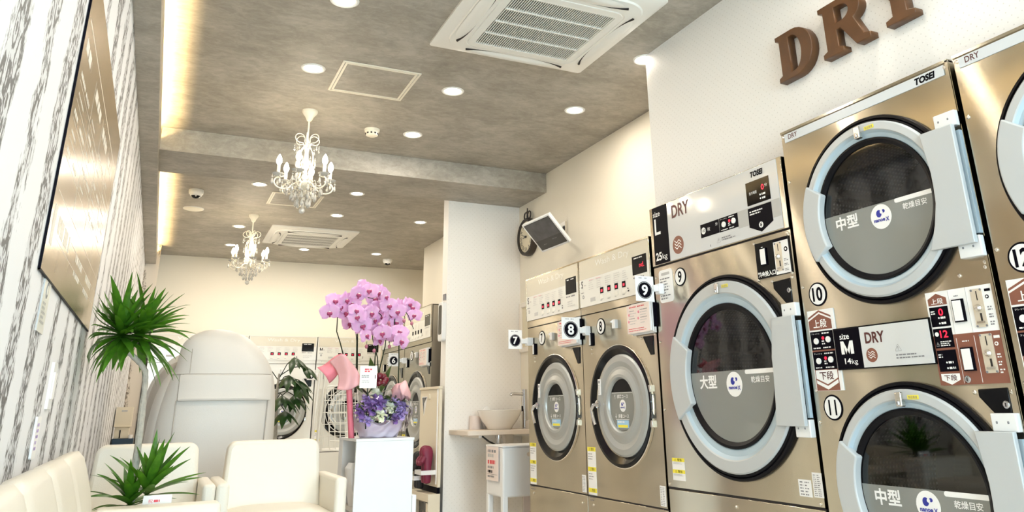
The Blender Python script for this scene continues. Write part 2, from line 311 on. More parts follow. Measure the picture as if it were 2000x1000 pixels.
class MB:
    def __init__(s): s.v = []; s.f = []; s.m = []; s.mats = []; s.uv = {}
    def mi(s, name):
        if name not in s.mats: s.mats.append(name)
        return s.mats.index(name)
    def add(s, vs, fs, m, T=None):
        b = len(s.v); k = s.mi(m)
        s.v += [tuple(T @ Vector(v)) if T else tuple(v) for v in vs]
        s.f += [tuple(b + i for i in f) for f in fs]; s.m += [k] * len(fs); return s
    def box(s, x0, x1, y0, y1, z0, z1, m, T=None):
        vs = [(x, y, z) for x in (x0, x1) for y in (y0, y1) for z in (z0, z1)]
        return s.add(vs, [(0, 1, 3, 2), (4, 6, 7, 5), (0, 4, 5, 1), (2, 3, 7, 6), (0, 2, 6, 4), (1, 5, 7, 3)], m, T)
    def poly(s, pts, y0, y1, m, ms=None):
        """prism from a 2-D outline (u, z); front at y0 facing -y, back at y1"""
        a = sum(pts[i][0] * pts[(i + 1) % len(pts)][1] - pts[(i + 1) % len(pts)][0] * pts[i][1] for i in range(len(pts)))
        if a < 0: pts = pts[::-1]
        n = len(pts); vs = [(u, y0, z) for u, z in pts] + [(u, y1, z) for u, z in pts]
        s.add(vs[:n], [tuple(range(n))], m)
        s.add(vs, [((i + 1) % n, i, n + i, n + (i + 1) % n) for i in range(n)], ms or m)
        return s
    def rect(s, u0, u1, z0, z1, y0, y1, m, ms=None): return s.poly([(u0, z0), (u1, z0), (u1, z1), (u0, z1)], y0, y1, m, ms)
    def rrect(s, u0, u1, z0, z1, r, y0, y1, m, ms=None, n=5):
        pts = []
        for cx, cz, a in ((u1 - r, z1 - r, 0), (u0 + r, z1 - r, PI / 2), (u0 + r, z0 + r, PI), (u1 - r, z0 + r, 1.5 * PI)):
            pts += [(cx + r * math.cos(a + PI / 2 * i / n), cz + r * math.sin(a + PI / 2 * i / n)) for i in range(n + 1)]
        return s.poly(pts, y0, y1, m, ms)
    def disc(s, cu, cz, r, y0, y1, m, ms=None, n=32, sx=1.0):
        return s.poly([(cu + r * sx * math.cos(2 * PI * i / n), cz + r * math.sin(2 * PI * i / n)) for i in range(n)], y0, y1, m, ms)
    def annulus(s, cu, cz, r0, r1, y0, m, n=48, a0=0.0, a1=2 * PI):
        full = abs(a1 - a0 - 2 * PI) < 1e-6; k = n if full else n + 1
        vs = []
        for i in range(k):
            a = a0 + (a1 - a0) * i / n; vs += [(cu + r0 * math.cos(a), y0, cz + r0 * math.sin(a)), (cu + r1 * math.cos(a), y0, cz + r1 * math.sin(a))]
        return s.add(vs, [(2 * i, 2 * i + 1, 2 * ((i + 1) % k) + 1, 2 * ((i + 1) % k)) for i in range(n)], m)
    def lathe_y(s, cu, cz, prof, m, n=64, ms=None):
        """profile [(r, y)] turned about the y-parallel axis through (cu, cz); listed from the outside in, seen from -y"""
        for j in range(len(prof) - 1):
            (ra, ya), (rb, yb) = prof[j], prof[j + 1]
            vs = []
            for i in range(n):
                a = 2 * PI * i / n; vs += [(cu + ra * math.cos(a), ya, cz + ra * math.sin(a)), (cu + rb * math.cos(a), yb, cz + rb * math.sin(a))]
            s.add(vs, [(2 * i + 1, 2 * i, 2 * ((i + 1) % n), 2 * ((i + 1) % n) + 1) for i in range(n)], ms[j] if ms else m)
        return s
    def lathe_z(s, cx, cy, prof, m, n=24, T=None):
        vs = []; k = len(prof)
        for i in range(n):
            a = 2 * PI * i / n
            vs += [(cx + r * math.cos(a), cy + r * math.sin(a), z) for r, z in prof]
        return s.add(vs, [(i * k + j, ((i + 1) % n) * k + j, ((i + 1) % n) * k + j + 1, i * k + j + 1) for i in range(n) for j in range(k - 1)], m, T)
    def tube(s, pts, r, m, n=8, cap=True, T=None):
        pts = [Vector(p) for p in pts]; rs = r if isinstance(r, (list, tuple)) else [r] * len(pts)
        vs = []; up = None
        for i, p in enumerate(pts):
            d = (pts[min(i + 1, len(pts) - 1)] - pts[max(i - 1, 0)]).normalized()
            if up is None: up = Vector((0, 0, 1)) if abs(d.z) < 0.9 else Vector((1, 0, 0))
            a = (up - d * up.dot(d)).normalized(); up = a; b = d.cross(a)
            vs += [tuple(p + (a * math.cos(2 * PI * k / n) + b * math.sin(2 * PI * k / n)) * rs[i]) for k in range(n)]
        fs = [(i * n + k, i * n + (k + 1) % n, (i + 1) * n + (k + 1) % n, (i + 1) * n + k) for i in range(len(pts) - 1) for k in range(n)]
        if cap: fs += [tuple(range(n))[::-1], tuple((len(pts) - 1) * n + k for k in range(n))]
        return s.add(vs, fs, m, T)
    def ball(s, c, rx, m, ry=None, rz=None, nu=12, nv=8, T=None):
        ry = ry or rx; rz = rz or rx; vs = []; fs = []
        for j in range(nv + 1):
            t = PI * j / nv
            for i in range(nu): vs.append((c[0] + rx * math.sin(t) * math.cos(2 * PI * i / nu), c[1] + ry * math.sin(t) * math.sin(2 * PI * i / nu), c[2] + rz * math.cos(t)))
        for j in range(nv):
            for i in range(nu): fs.append((j * nu + i, (j + 1) * nu + i, (j + 1) * nu + (i + 1) % nu, j * nu + (i + 1) % nu))
        return s.add(vs, fs, m, T)
    def text(s, t, u0, u1, z0, z1, y, m, bold=0.0, slant=0.0):
        """t fitted to the rectangle u0..u1, z0..z1 on the plane y, read from -y"""
        v, f = text_mesh(t, bold)
        if not v: return s
        ax, bx = min(p[0] for p in v), max(p[0] for p in v); az, bz = min(p[1] for p in v), max(p[1] for p in v)
        return s.add([(u0 + (p[0] - ax) / (bx - ax) * (u1 - u0) + slant * (p[1] - az) / (bz - az) * (z1 - z0), y, z0 + (p[1] - az) / (bz - az) * (z1 - z0)) for p in v], f, m)
    def bars(s, u0, u1, z0, z1, rows, y, m, rnd, cols=1, fill=0.55):
        """rows of unreadably small print: short broken dashes"""
        h = (z1 - z0) / rows
        for k in range(rows):
            z = z1 - (k + 0.5) * h
            for c in range(cols):
                a = u0 + (u1 - u0) * c / cols; b = u0 + (u1 - u0) * (c + 0.9) / cols; x = a; end = a + (b - a) * rnd.uniform(0.55, 1.0)
                while x < end:
                    w = h * rnd.uniform(0.5, 1.6)
                    s.add([(x, y, z - h * fill / 2), (min(x + w, end), y, z - h * fill / 2), (min(x + w, end), y, z + h * fill / 2), (x, y, z + h * fill / 2)], [(0, 1, 2, 3)], m)
                    x += w + h * rnd.uniform(0.15, 0.5)
        return s
    def holed(s, u0, u1, z0, z1, cu, cz, r, y, m, n=64):
        """front plate with a round hole"""
        an = sorted([2 * PI * i / n for i in range(n)] + [math.atan2(z - cz, u - cu) % (2 * PI) for u in (u0, u1) for z in (z0, z1)])
        vs = []
        for a in an:
            c, q = math.cos(a), math.sin(a); k = 1e9
            if c > 1e-9: k = min(k, (u1 - cu) / c)
            if c < -1e-9: k = min(k, (u0 - cu) / c)
            if q > 1e-9: k = min(k, (z1 - cz) / q)
            if q < -1e-9: k = min(k, (z0 - cz) / q)
            vs += [(cu + r * c, y, cz + r * q), (cu + k * c, y, cz + k * q)]
        l = len(an)
        return s.add(vs, [(2 * i, 2 * i + 1, 2 * ((i + 1) % l) + 1, 2 * ((i + 1) % l)) for i in range(l)], m)
    def build(s, name, parent=None, smooth=False, bevel=0.0, seg=2, subsurf=0, loc=None, angle=35):
        me = bpy.data.meshes.new(name); me.from_pydata(s.v, [], s.f)
        for n in s.mats: me.materials.append(MATS[n])
        me.polygons.foreach_set('material_index', s.m)
        me.update()
        if smooth:
            me.polygons.foreach_set('use_smooth', [True] * len(me.polygons))
            me.set_sharp_from_angle(angle=math.radians(angle))
        o = bpy.data.objects.new(name, me); COL.objects.link(o)
        if bevel:
            bm = bmesh.new(); bm.from_mesh(me); bmesh.ops.remove_doubles(bm, verts=bm.verts, dist=1e-5); bm.to_mesh(me); bm.free()
            b = o.modifiers.new('bevel', 'BEVEL'); b.width = bevel; b.segments = seg; b.limit_method = 'ANGLE'; b.angle_limit = math.radians(40)
            me.polygons.foreach_set('use_smooth', [True] * len(me.polygons))
            b.harden_normals = False; me.set_sharp_from_angle(angle=math.radians(80))
        if subsurf:
            q = o.modifiers.new('sub', 'SUBSURF'); q.levels = subsurf; q.render_levels = subsurf
            me.polygons.foreach_set('use_smooth', [True] * len(me.polygons))
        if parent: o.parent = parent
        if loc: o.location = loc
        return o
def tag(o, label, cat, group=None):
    o['label'] = label; o['category'] = cat
    if group: o['group'] = group
    return o
def thing(name, label, cat, loc=(0, 0, 0), rz=0.0, group=None):
    o = bpy.data.objects.new(name, None); o.empty_display_size = 0.1; COL.objects.link(o); o.location = loc; o.rotation_euler = (0, 0, rz)
    return tag(o, label, cat, group)
def struct(name, mb, **k):
    o = mb.build(name, **k); o['kind'] = 'structure'; return o
def kids(o): return [c for c in COL.objects if c.parent == o]
def dup(o, loc=None, label=None, parent=None):
    c = o.copy(); COL.objects.link(c)
    if parent: c.parent = parent
    if loc is not None: c.location = loc
    if label: c['label'] = label
    for ch in kids(o): dup(ch, parent=c)
    return c
def loft(rows, m, n=28, e=2.6):
    """closed body lofted up z: rows of (z, cx, cy, half width, half depth)"""
    b = MB(); vs = []
    for z, cx, cy, w, d in rows:
        for i in range(n):
            a = 2 * PI * i / n; c, q = math.cos(a), math.sin(a)
            vs.append((cx + w * math.copysign(abs(c) ** (2 / e), c), cy + d * math.copysign(abs(q) ** (2 / e), q), z))
    k = len(rows)
    fs = [(j * n + i, j * n + (i + 1) % n, (j + 1) * n + (i + 1) % n, (j + 1) * n + i) for j in range(k - 1) for i in range(n)]
    fs += [tuple(range(n))[::-1], tuple((k - 1) * n + i for i in range(n))]
    return b.add(vs, fs, m)

# ------------------------------------------------------------------ the room
b = MB(); b.box(-0.5, 3.6, YF, 11.0, -0.1, 0.0, 'floor_tile'); struct('floor', b)
b = MB(); b.box(-0.5, 3.6, YF, 11.0, CEIL, CEIL + 0.1, 'ceiling_concrete'); struct('ceiling', b)
b = MB(); b.box(XL - 0.1, XL, YF, 11.0, 0, CEIL, 'wallpaper_damask'); struct('wall_left', b)
b = MB(); b.box(XR, XR + 0.1, YF, 9.20, 0, CEIL, 'wall_cream'); struct('wall_right', b)
b = MB(); b.box(XR + 0.1, 3.6, 9.10, 9.20, 0, CEIL, 'wall_cream'); b.box(3.5, 3.6, 9.2, 11.0, 0, CEIL, 'wall_cream'); struct('wall_recess', b)
b = MB(); b.box(-0.4, 3.6, YB, YB + 0.1, 0, CEIL, 'wall_cream'); struct('wall_back', b)
b = MB(); b.box(XL, -0.150, 10.12, 10.22, 0, CEIL, 'wallpaper_damask_end'); struct('wall_end', b)
b = MB(); b.box(-0.150, -0.135, 10.10, 10.22, 0, 1.75, 'seam_dark'); struct('gap_shade_1', b)  # dark strip painted in for the shaded gap beside the wide washer
# wall that boxes in the dryers: above the machines, and beyond the last one towards the shop front
b = MB(); b.box(2.336, XR - 0.001, YF, 3.36, 1.935, CEIL, 'wall_dotted'); b.box(2.336, XR - 0.001, 2.30, 3.36, 1.840, 1.935, 'wall_dotted')
struct('wall_boxed', b)
b = MB(); b.box(2.15, XR - 0.001, 6.272, 6.40, 0, CEIL, 'wall_dotted_face'); struct('wall_column', b)
b = MB(); b.box(-0.187, XR - 0.001, 5.70, 6.27, 2.61, CEIL - 0.001, 'ceiling_concrete'); struct('ceiling_beam', b)
# lowered strip along the left wall with an open cove on its inner edge
b = MB(); b.box(XL + 0.001, -0.187, YF, 10.12, 2.55, 2.565, 'ceiling_concrete'); b.box(-0.202, -0.187, YF, 10.12, 2.565, 2.685, 'ceiling_concrete'); struct('ceiling_soffit', b)
# shop front behind the viewer
b = MB(); b.box(-0.4, 3.6, YF - 0.1, YF, 2.55, CEIL, 'wall_white'); b.box(2.80, 3.6, YF - 0.1, YF, 0, 2.55, 'wall_white'); struct('wall_front', b)
wn = thing('window_1', 'glazed shop front', 'window', (0, YF - 0.05, 0)); del wn['category']; del wn['label']; wn['kind'] = 'structure'
b = MB()
for x in (-0.3, 0.70, 1.74, 2.76): b.box(x, x + 0.05, -0.03, 0.03, 0, 2.55, 'bright_metal')
b.box(-0.3, 2.80, -0.03, 0.03, 0, 0.06, 'bright_metal'); b.box(-0.3, 2.80, -0.03, 0.03, 2.49, 2.55, 'bright_metal'); b.build('window_frame', wn)['kind'] = 'structure'
for k, x in enumerate((-0.25, 0.75, 1.79)):
    q = MB(); q.box(x, x + 0.97, -0.004, 0.004, 0.06, 2.49, 'window_glass'); q.build('pane', wn)['kind'] = 'structure'
b = MB(); b.box(-4, 8, -9, YF - 0.11, -0.12, -0.02, 'pot_white'); struct('pavement', b)

# ------------------------------------------------------------------ downlights and ceiling fittings
DL = [(0.607, 3.42), (0.607, 4.29), (1.482, 4.29), (2.360, 4.275), (1.484, 5.18), (0.609, 6.96), (1.477, 6.95), (1.478, 7.87), (2.370, 7.85),
      (0.600, 8.75), (0.603, 9.82), (1.462, 9.79), (2.373, 9.77)]
DLN = ['round recessed ceiling light at the top edge left of the big air conditioner', 'round recessed ceiling light left of the near access hatch',
       'round recessed ceiling light right of the near access hatch', 'round recessed ceiling light nearest the boxed-out white wall',
       'round recessed ceiling light beside the smoke detector', 'round recessed ceiling light left of the near chandelier, beyond the beam',
       'round recessed ceiling light right of the near chandelier, beyond the beam', 'round recessed ceiling light in front of the far air conditioner',
       'round recessed ceiling light beside the white column top', 'round recessed ceiling light left of the far chandelier stem',
       'round recessed ceiling light half hidden behind the far chandelier', 'round recessed ceiling light behind the far air conditioner',
       'round recessed ceiling light beside the far right dome camera']
ADDED_DL = [(0.607, 2.52), (2.36, 3.40), (0.607, 1.64), (1.482, 1.64), (2.20, 1.64), (0.607, 0.2), (1.482, 0.2), (2.20, 0.2), (0.607, -1.5), (1.482, -1.5)]   # unseen lamps above and behind the viewer, added to light the room
proto = None
for k, (x, y) in enumerate(DL + ADDED_DL):
    lab = DLN[k] if k < len(DLN) else 'round recessed ceiling light over the front of the shop, unseen, added to light the room'
    if k == 1: pass
    if proto is None:
        t = thing('ceiling_light', lab, 'ceiling light', (x, y, CEIL), 0, 'recessed ceiling lights')
        q = MB(); q.lathe_z(0, 0, [(0.050, -0.0005), (0.062, -0.0055), (0.070, -0.0035), (0.072, 0.0)], 'lamp_white', 32); q.build('rim', t, True)
        q = MB(); q.add([(0.05 * math.cos(2 * PI * i / 28), -0.05 * math.sin(2 * PI * i / 28), -0.003) for i in range(28)], [tuple(range(28))], 'glow_disc'); q.build('diffuser', t)
        proto = t
    else:
        t = dup(proto, (x, y, CEIL), lab)
    w = 7.6 if y > 5.6 else 6.6
    if y < 3.0: w *= 0.55
    area('ceiling_light_lamp', (x, y, CEIL - 0.008), (0, 0, 0), 0.095, 0.095, w, (1.0, 0.90, 0.76), 'DISK')

def hatch(name, x0, x1, y0, y1, label):
    t = thing(name, label, 'access hatch', ((x0 + x1) / 2, (y0 + y1) / 2, CEIL), 0, 'ceiling access hatches')
    hx, hy = (x1 - x0) / 2, (y1 - y0) / 2
    for nm, e, w, mt in (('outer_frame', 0.0, 0.014, 'gold_cream'), ('inner_frame', 0.018, 0.014, 'gold_cream')):
        q = MB()
        a, c = hx - e, hy - e
        q.box(-a, a, -c, -c + w, -0.006, 0, mt); q.box(-a, a, c - w, c, -0.006, 0, mt); q.box(-a, -a + w, -c + w, c - w, -0.006, 0, mt); q.box(a - w, a, -c + w, c - w, -0.006, 0, mt)
        q.build(nm, t, bevel=0.0015)
    q = MB(); q.box(-hx + 0.034, hx - 0.034, -hy + 0.034, hy - 0.034, -0.003, 0, 'ceiling_concrete'); q.build('panel', t)
hatch('access_hatch', 0.747, 1.218, 4.106, 4.573, 'square access hatch with pale frame in the grey ceiling before the beam')
hatch('access_hatch', 0.745, 1.215, 7.16, 7.63, 'square access hatch with pale frame partly hidden behind the near chandelier')

def aircon(x0, x1, y0, y1, label):
    t = thing('air_conditioner', label, 'air conditioner', ((x0 + x1) / 2, (y0 + y1) / 2, CEIL), 0, 'ceiling cassette air conditioners')
    h = (x1 - x0) / 2
    def rsq(a, r, z, n=8):
        pts = []
        for cx, cy, s in ((a - r, a - r, 0), (-a + r, a - r, PI / 2), (-a + r, -a + r, PI), (a - r, -a + r, 1.5 * PI)):
            pts += [(cx + r * math.cos(s + PI / 2 * i / n), cy + r * math.sin(s + PI / 2 * i / n), z) for i in range(n + 1)]
        return pts
    def skin(loops, m):
        q = MB(); n = len(loops[0]); vs = [p for l in loops for p in l]
        fs = [(j * n + i, (j + 1) * n + i, (j + 1) * n + (i + 1) % n, j * n + (i + 1) % n) for j in range(len(loops) - 1) for i in range(n)]
        return q.add(vs, fs, m)
    # square fascia sloping to a round-cornered raised face
    q = skin([rsq(h, 0.02, 0), rsq(h, 0.02, -0.014), rsq(h - 0.01, 0.02, -0.018), rsq(0.425, 0.15, -0.030), rsq(0.415, 0.14, -0.030)], 'ac_white'); q.build('fascia', t, True)
    q = skin([rsq(0.420, 0.15, -0.028), rsq(0.415, 0.15, -0.040), rsq(0.33, 0.07, -0.050), rsq(0.328, 0.07, -0.046), rsq(0.322, 0.07, -0.046), rsq(0.320, 0.07, -0.052), rsq(0.280, 0.02, -0.053), rsq(0.275, 0.015, -0.040)], 'ac_white'); q.build('centre_panel', t, True)
    q = MB(); q.box(-0.276, 0.276, -0.276, 0.276, -0.036, -0.034, 'ac_dark'); q.build('filter', t)
    q = MB()
    for i in range(45):
        x = -0.271 + 0.542 * i / 44; q.box(x - 0.0025, x + 0.0025, -0.275, 0.275, -0.052, -0.048, 'ac_white')
    for i in range(5):
        y = -0.275 + 0.55 * i / 4; q.box(-0.275, 0.275, y - 0.005, y + 0.005, -0.0535, -0.042, 'ac_white')
    q.build('grille', t)
    for i in range(4):                           # four curved louvres with dark slots at their ends
        a = i * PI / 2; R = Matrix.Rotation(a, 4, 'Z')
        q = MB(); vs = []; n = 18
        for k in range(n + 1):
            s = -1 + 2 * k / n; x = s * 0.27; w = 0.034 * (1 - abs(s) ** 4) ** 0.5 + 0.001
            for j in range(5):
                v = -1 + 2 * j / 4; vs.append((x, -0.380 + w * v, -0.046 - 0.010 * (1 - v * v) * (1 - abs(s) ** 4)))
        q.add(vs, [(k * 5 + j, (k + 1) * 5 + j, (k + 1) * 5 + j + 1, k * 5 + j + 1) for k in range(n) for j in range(4)], 'ac_white', R); q.build('louvre', t, True)
        q = MB(); pts = [(-0.295 + 0.59 * k / 14, -0.343, -0.0475) for k in range(15)]
        q.tube([(x, y - 0.030 * abs(x / 0.295) ** 4, z) for x, y, z in pts], [0.0010 + 0.0065 * abs(-1 + 2 * k / 14) ** 4 for k in range(15)], 'seam_dark', 6, True, R); q.build('air_slot', t, True)
    q = MB(); q.box(-h + 0.040, -h + 0.075, h - 0.075, h - 0.057, -0.0215, -0.016, 'seam_dark'); q.build('indicator_window', t)
    return t
aircon(1.132, 2.082, 2.75, 3.70, 'big white ceiling cassette air conditioner cut off by the top edge')
aircon(0.921, 1.871, 8.53, 9.48, 'white ceiling cassette air conditioner beyond the beam, small in the distance')

def dome(x, y, label):
    t = thing('dome_camera', label, 'security camera', (x, y, CEIL), 0, 'dome cameras')
    q = MB(); q.lathe_z(0, 0, [(0.0, 0), (0.062, 0), (0.064, -0.012), (0.060, -0.038), (0.050, -0.047), (0.0, -0.047)], 'lamp_white', 28); q.build('housing', t, True)
    q = MB(); q.ball((0, 0, -0.045), 0.043, 'black_gloss', 0.043, 0.036, 18, 12); q.build('dome', t, True)
    q = MB(); q.lathe_z(0, 0, [(0.050, -0.044), (0.049, -0.056), (0.042, -0.058), (0.042, -0.044)], 'lamp_white', 28); q.build('trim_ring', t, True)
    q = MB(); q.ball((0.0, -0.034, -0.060), 0.010, 'chrome', 0.010, 0.010); q.build('lens', t, True)
dome(0.110, 7.37, 'white dome camera under the ceiling beside the lit cove')
dome(2.610, 10.10, 'white dome camera above the back machines at the right')
t = thing('ceiling_speaker', 'flat round white ceiling speaker behind the left dome camera', 'speaker', (0.115, 8.10, CEIL))
q = MB(); q.lathe_z(0, 0, [(0.0, -0.012), (0.075, -0.012), (0.088, -0.008), (0.092, 0)], 'gold_cream', 32); q.build('grille', t, True)
q = MB(); q.lathe_z(0, 0, [(0.089, -0.006), (0.096, -0.005), (0.098, 0)], 'lamp_white', 32); q.build('rim', t, True)
t = thing('smoke_detector', 'small round cream smoke detector on the ceiling before the beam', 'smoke detector', (1.183, 5.19, CEIL))
q = MB(); q.lathe_z(0, 0, [(0.0, -0.02), (0.052, -0.02), (0.055, 0)], 'gold_cream', 28); q.build('base', t, True)
q = MB(); q.lathe_z(0, 0, [(0.0, -0.052), (0.030, -0.052), (0.042, -0.046), (0.046, -0.02), (0.0, -0.02)], 'gold_cream', 28); q.build('cap', t, True)
q = MB()
for i in range(10):
    a = 2 * PI * i / 10; R = Matrix.Rotation(a, 4, 'Z'); q.box(0.038, 0.047, -0.006, 0.006, -0.040, -0.030, 'seam_dark', R)
q.build('vents', t)

# ------------------------------------------------------------------ chandeliers
def chandelier():
    t = thing('chandelier', 'white crystal chandelier with candle bulbs hanging before the beam, the nearer one', 'chandelier', (0.710, 4.993, CEIL), 0, 'crystal chandeliers')
    q = MB(); q.lathe_z(0, 0, [(0.0, -0.075), (0.012, -0.075), (0.018, -0.068), (0.028, -0.045), (0.046, -0.022), (0.052, -0.010), (0.052, 0.0)], 'gold_cream', 28); q.build('canopy', t, True)
    q = MB(); q.tube([(0, 0, -0.07), (0, 0, -0.19)], 0.006, 'gold_cream'); q.build('rod', t, True)
    q = MB(); q.lathe_z(0, 0, [(0.0, -0.20), (0.010, -0.205), (0.012, -0.23), (0.020, -0.26), (0.012, -0.30), (0.016, -0.34), (0.028, -0.38), (0.014, -0.42), (0.016, -0.47), (0.045, -0.505), (0.062, -0.515), (0.055, -0.53), (0.030, -0.545), (0.012, -0.555), (0.0, -0.56)], 'gold_cream', 20); q.build('column', t, True)
    for i in range(6):                            # loops of the crown
        R = Matrix.Rotation(2 * PI * i / 6 + 0.3, 4, 'Z')
        pts = [(0.012, 0, -0.24)] + [(0.052 + 0.034 * math.cos(a), 0, -0.205 + 0.022 * math.sin(a) * 1.4) for a in [PI + 0.4 - k * (2 * PI - 0.9) / 12 for k in range(13)]] + [(0.03, 0, -0.235), (0.014, 0, -0.26)]
        q = MB(); q.tube(pts, 0.0032, 'gold_cream', 6, True, R); q.build('crown_loop', t, True)
        pts = [(0.014, 0, -0.25), (0.034, 0, -0.275), (0.050, 0, -0.315), (0.052, 0, -0.36), (0.040, 0, -0.40), (0.030, 0, -0.43), (0.034, 0, -0.47), (0.05, 0, -0.50)]
        q = MB(); q.tube(pts, 0.0032, 'gold_cream', 6, True, R); q.build('cage_wire', t, True)
    for i in range(6):
        R = Matrix.Rotation(2 * PI * i / 6 + 0.12, 4, 'Z')
        pts = [(0.03, 0, -0.50)] + [(0.135 + 0.052 * math.cos(a) * 1.1, 0, -0.522 + 0.042 * math.sin(a)) for a in [PI + 0.2 + k * (PI * 1.45) / 14 for k in range(15)]] + [(0.174, 0, -0.495), (0.170, 0, -0.475)]
        q = MB(); q.tube(pts, 0.0048, 'gold_cream', 7, True, R); arm = q.build('arm', t, True)
        q = MB(); q.lathe_z(0.170, 0, [(0.006, -0.487), (0.022, -0.483), (0.038, -0.472), (0.040, -0.467), (0.034, -0.470), (0.006, -0.475)], 'crystal', 18, R); q.build('drip_dish', arm, True)
        q = MB(); q.lathe_z(0.170, 0, [(0.011, -0.471), (0.011, -0.415), (0.0085, -0.410), (0.0, -0.410)], 'gold_cream', 14, R); q.build('candle_sleeve', arm, True)
        q = MB(); q.lathe_z(0.170, 0, [(0.0, -0.410), (0.008, -0.409), (0.0165, -0.392), (0.018, -0.378), (0.012, -0.356), (0.004, -0.341), (0.0, -0.337)], 'bulb_glow', 14, R); q.build('bulb', arm, True)
    # crystal drops: under the dishes, around the body, in two tiers beneath
    def drop(x, y, z, s):
        q = MB()
        q.tube([(x, y, z), (x, y, z - 0.012 * s)], 0.0012, 'gold_cream', 5)
        q.ball((x, y, z - 0.018 * s), 0.006 * s, 'crystal', nu=8, nv=6)
        q.lathe_z(x, y, [(0.0, z - 0.024 * s), (0.0028 * s, z - 0.028 * s), (0.0075 * s, z - 0.044 * s), (0.0085 * s, z - 0.052 * s), (0.0055 * s, z - 0.060 * s), (0.0, z - 0.063 * s)][::-1], 'crystal', 8)
        q.build('crystal_drop', t, True, angle=20)
    for i in range(6):
        for d, rr in ((0.12 - 0.19, 0.168), (0.12, 0.205), (0.12 + 0.19, 0.168)):
            a = 2 * PI * i / 6 + d; drop(rr * math.cos(a), rr * math.sin(a), -0.473, 1.1)
    for n, rr, z, s in ((14, 0.115, -0.515, 1.15), (12, 0.078, -0.550, 1.25), (8, 0.044, -0.590, 1.3), (8, 0.062, -0.34, 0.95), (8, 0.078, -0.245, 0.8), (9, 0.05, -0.44, 1.0)):
        for i in range(n):
            a = 2 * PI * i / n + rr * 30; drop(rr * math.cos(a), rr * math.sin(a), z, s)
    q = MB()
    for n, rr, z in ((24, 0.105, -0.512), (18, 0.072, -0.545), (12, 0.042, -0.575)):
        for i in range(n): a = 2 * PI * i / n; q.ball((rr * math.cos(a), rr * math.sin(a), z), 0.0055, 'crystal', nu=6, nv=4)
        for i in range(6): a = 2 * PI * i / 6; q.tube([(0.02 * math.cos(a), 0.02 * math.sin(a), -0.53), (rr * math.cos(a), rr * math.sin(a), z)], 0.0016, 'gold_cream', 5)
    q.build('bead_rings', t, True)
    q = MB(); q.tube([(0, 0, -0.55), (0, 0, -0.675)], 0.0014, 'gold_cream', 5); q.ball((0, 0, -0.695), 0.020, 'crystal', nu=14, nv=10); q.build('crystal_ball', t, True, angle=15)
    return t
ch = chandelier()
dup(ch, (0.692, 8.161, CEIL), 'white crystal chandelier with candle bulbs hanging in the rear of the room, the farther one').rotation_euler = (0, 0, 0.5)

# ------------------------------------------------------------------ laundry machines
# machine frame: origin at the front lower left corner, x to the viewer's right, y into the machine, z up
RFACE = 2.25                       # x of the machine fronts along the right wall
def V(z): return z - 0.15
def arc(cu, cz, r, a0, a1, n): return [(cu + r * math.cos(a0 + (a1 - a0) * i / n), cz + r * math.sin(a0 + (a1 - a0) * i / n)) for i in range(n + 1)]
def nanoe(q, cu, cz, r, y):
    q.disc(cu, cz, r, y, y + 0.0008, 'print_white')
    q.disc(cu - 0.16 * r, cz + 0.26 * r, 0.30 * r, y - 0.0006, y, 'print_blue', sx=0.85)
    q.disc(cu + 0.10 * r, cz + 0.36 * r, 0.14 * r, y - 0.0009, y - 0.0003, 'print_white')
    q.disc(cu + 0.30 * r, cz + 0.40 * r, 0.14 * r, y - 0.0008, y, 'print_blue')
    q.text('nanoe', cu - 0.72 * r, cu + 0.36 * r, cz - 0.40 * r, cz - 0.18 * r, y - 0.001, 'print_blue', 0.03)
    q.text('X', cu + 0.42 * r, cu + 0.76 * r, cz - 0.46 * r, cz - 0.12 * r, y - 0.001, 'print_blue', 0.02)
def number_plate(root, n, cu, cz, r=0.045, sx=1.0):
    q = MB(); q.disc(cu, cz, r, -0.0022, 0, 'ink'); q.disc(cu, cz, r * 0.87, -0.003, -0.002, 'print_white')
    if len(n) == 1: q.text(n, cu - 0.34 * r, cu + 0.34 * r, cz - 0.62 * r, cz + 0.62 * r, -0.0036, 'ink', 0.025)
    else: hw = 0.40 if n == '11' else 0.56; q.text(n, cu - hw * r, cu + hw * r, cz - 0.60 * r, cz + 0.60 * r, -0.0036, 'ink', 0.018 if n == '11' else 0.03)
    o = q.build('number_plate', root); o['label'] = 'round white plate with the number ' + n; return o
SCREW = {}
def screws(root, pts, r=0.0065):
    for u, z in pts:
        if r not in SCREW:
            q = MB(); q.lathe_y(0, 0, [(r, 0), (r, -0.003), (r * 0.6, -0.0055), (0.0, -0.006)], 'bright_metal', 14); o = q.build('screw', root, True); SCREW[r] = o
        else: o = SCREW[r].copy(); COL.objects.link(o); o.parent = root
        o.location = (u, 0, z)
def warnings(root, u0, u1, z0, z1, rnd, bands=(0.0, 0.42)):
    q = MB(); q.rect(u0, u1, z0, z1, -0.0012, 0, 'paper'); h = z1 - z0; bh = min(0.022, h * 0.16)
    for b_ in bands:
        zt = z1 - b_ * h; q.rect(u0, u1, zt - bh, zt, -0.0018, -0.001, 'print_yellow'); q.text('\u26a0', u0 + (u1 - u0) * 0.2, u0 + (u1 - u0) * 0.36, zt - bh * 0.85, zt - bh * 0.15, -0.0022, 'ink'); q.text('\u8b66\u544a', u0 + (u1 - u0) * 0.44, u0 + (u1 - u0) * 0.8, zt - bh * 0.85, zt - bh * 0.15, -0.0022, 'ink')
        q.bars(u0 + 0.08 * (u1 - u0), u1 - 0.05 * (u1 - u0), zt - 0.28 * h, zt - bh - 0.03 * h, 3, -0.0018, 'ink_grey', rnd, 1, 0.3)
    o = q.build('warning_sticker', root); o['label'] = 'white sticker with yellow warning bands'
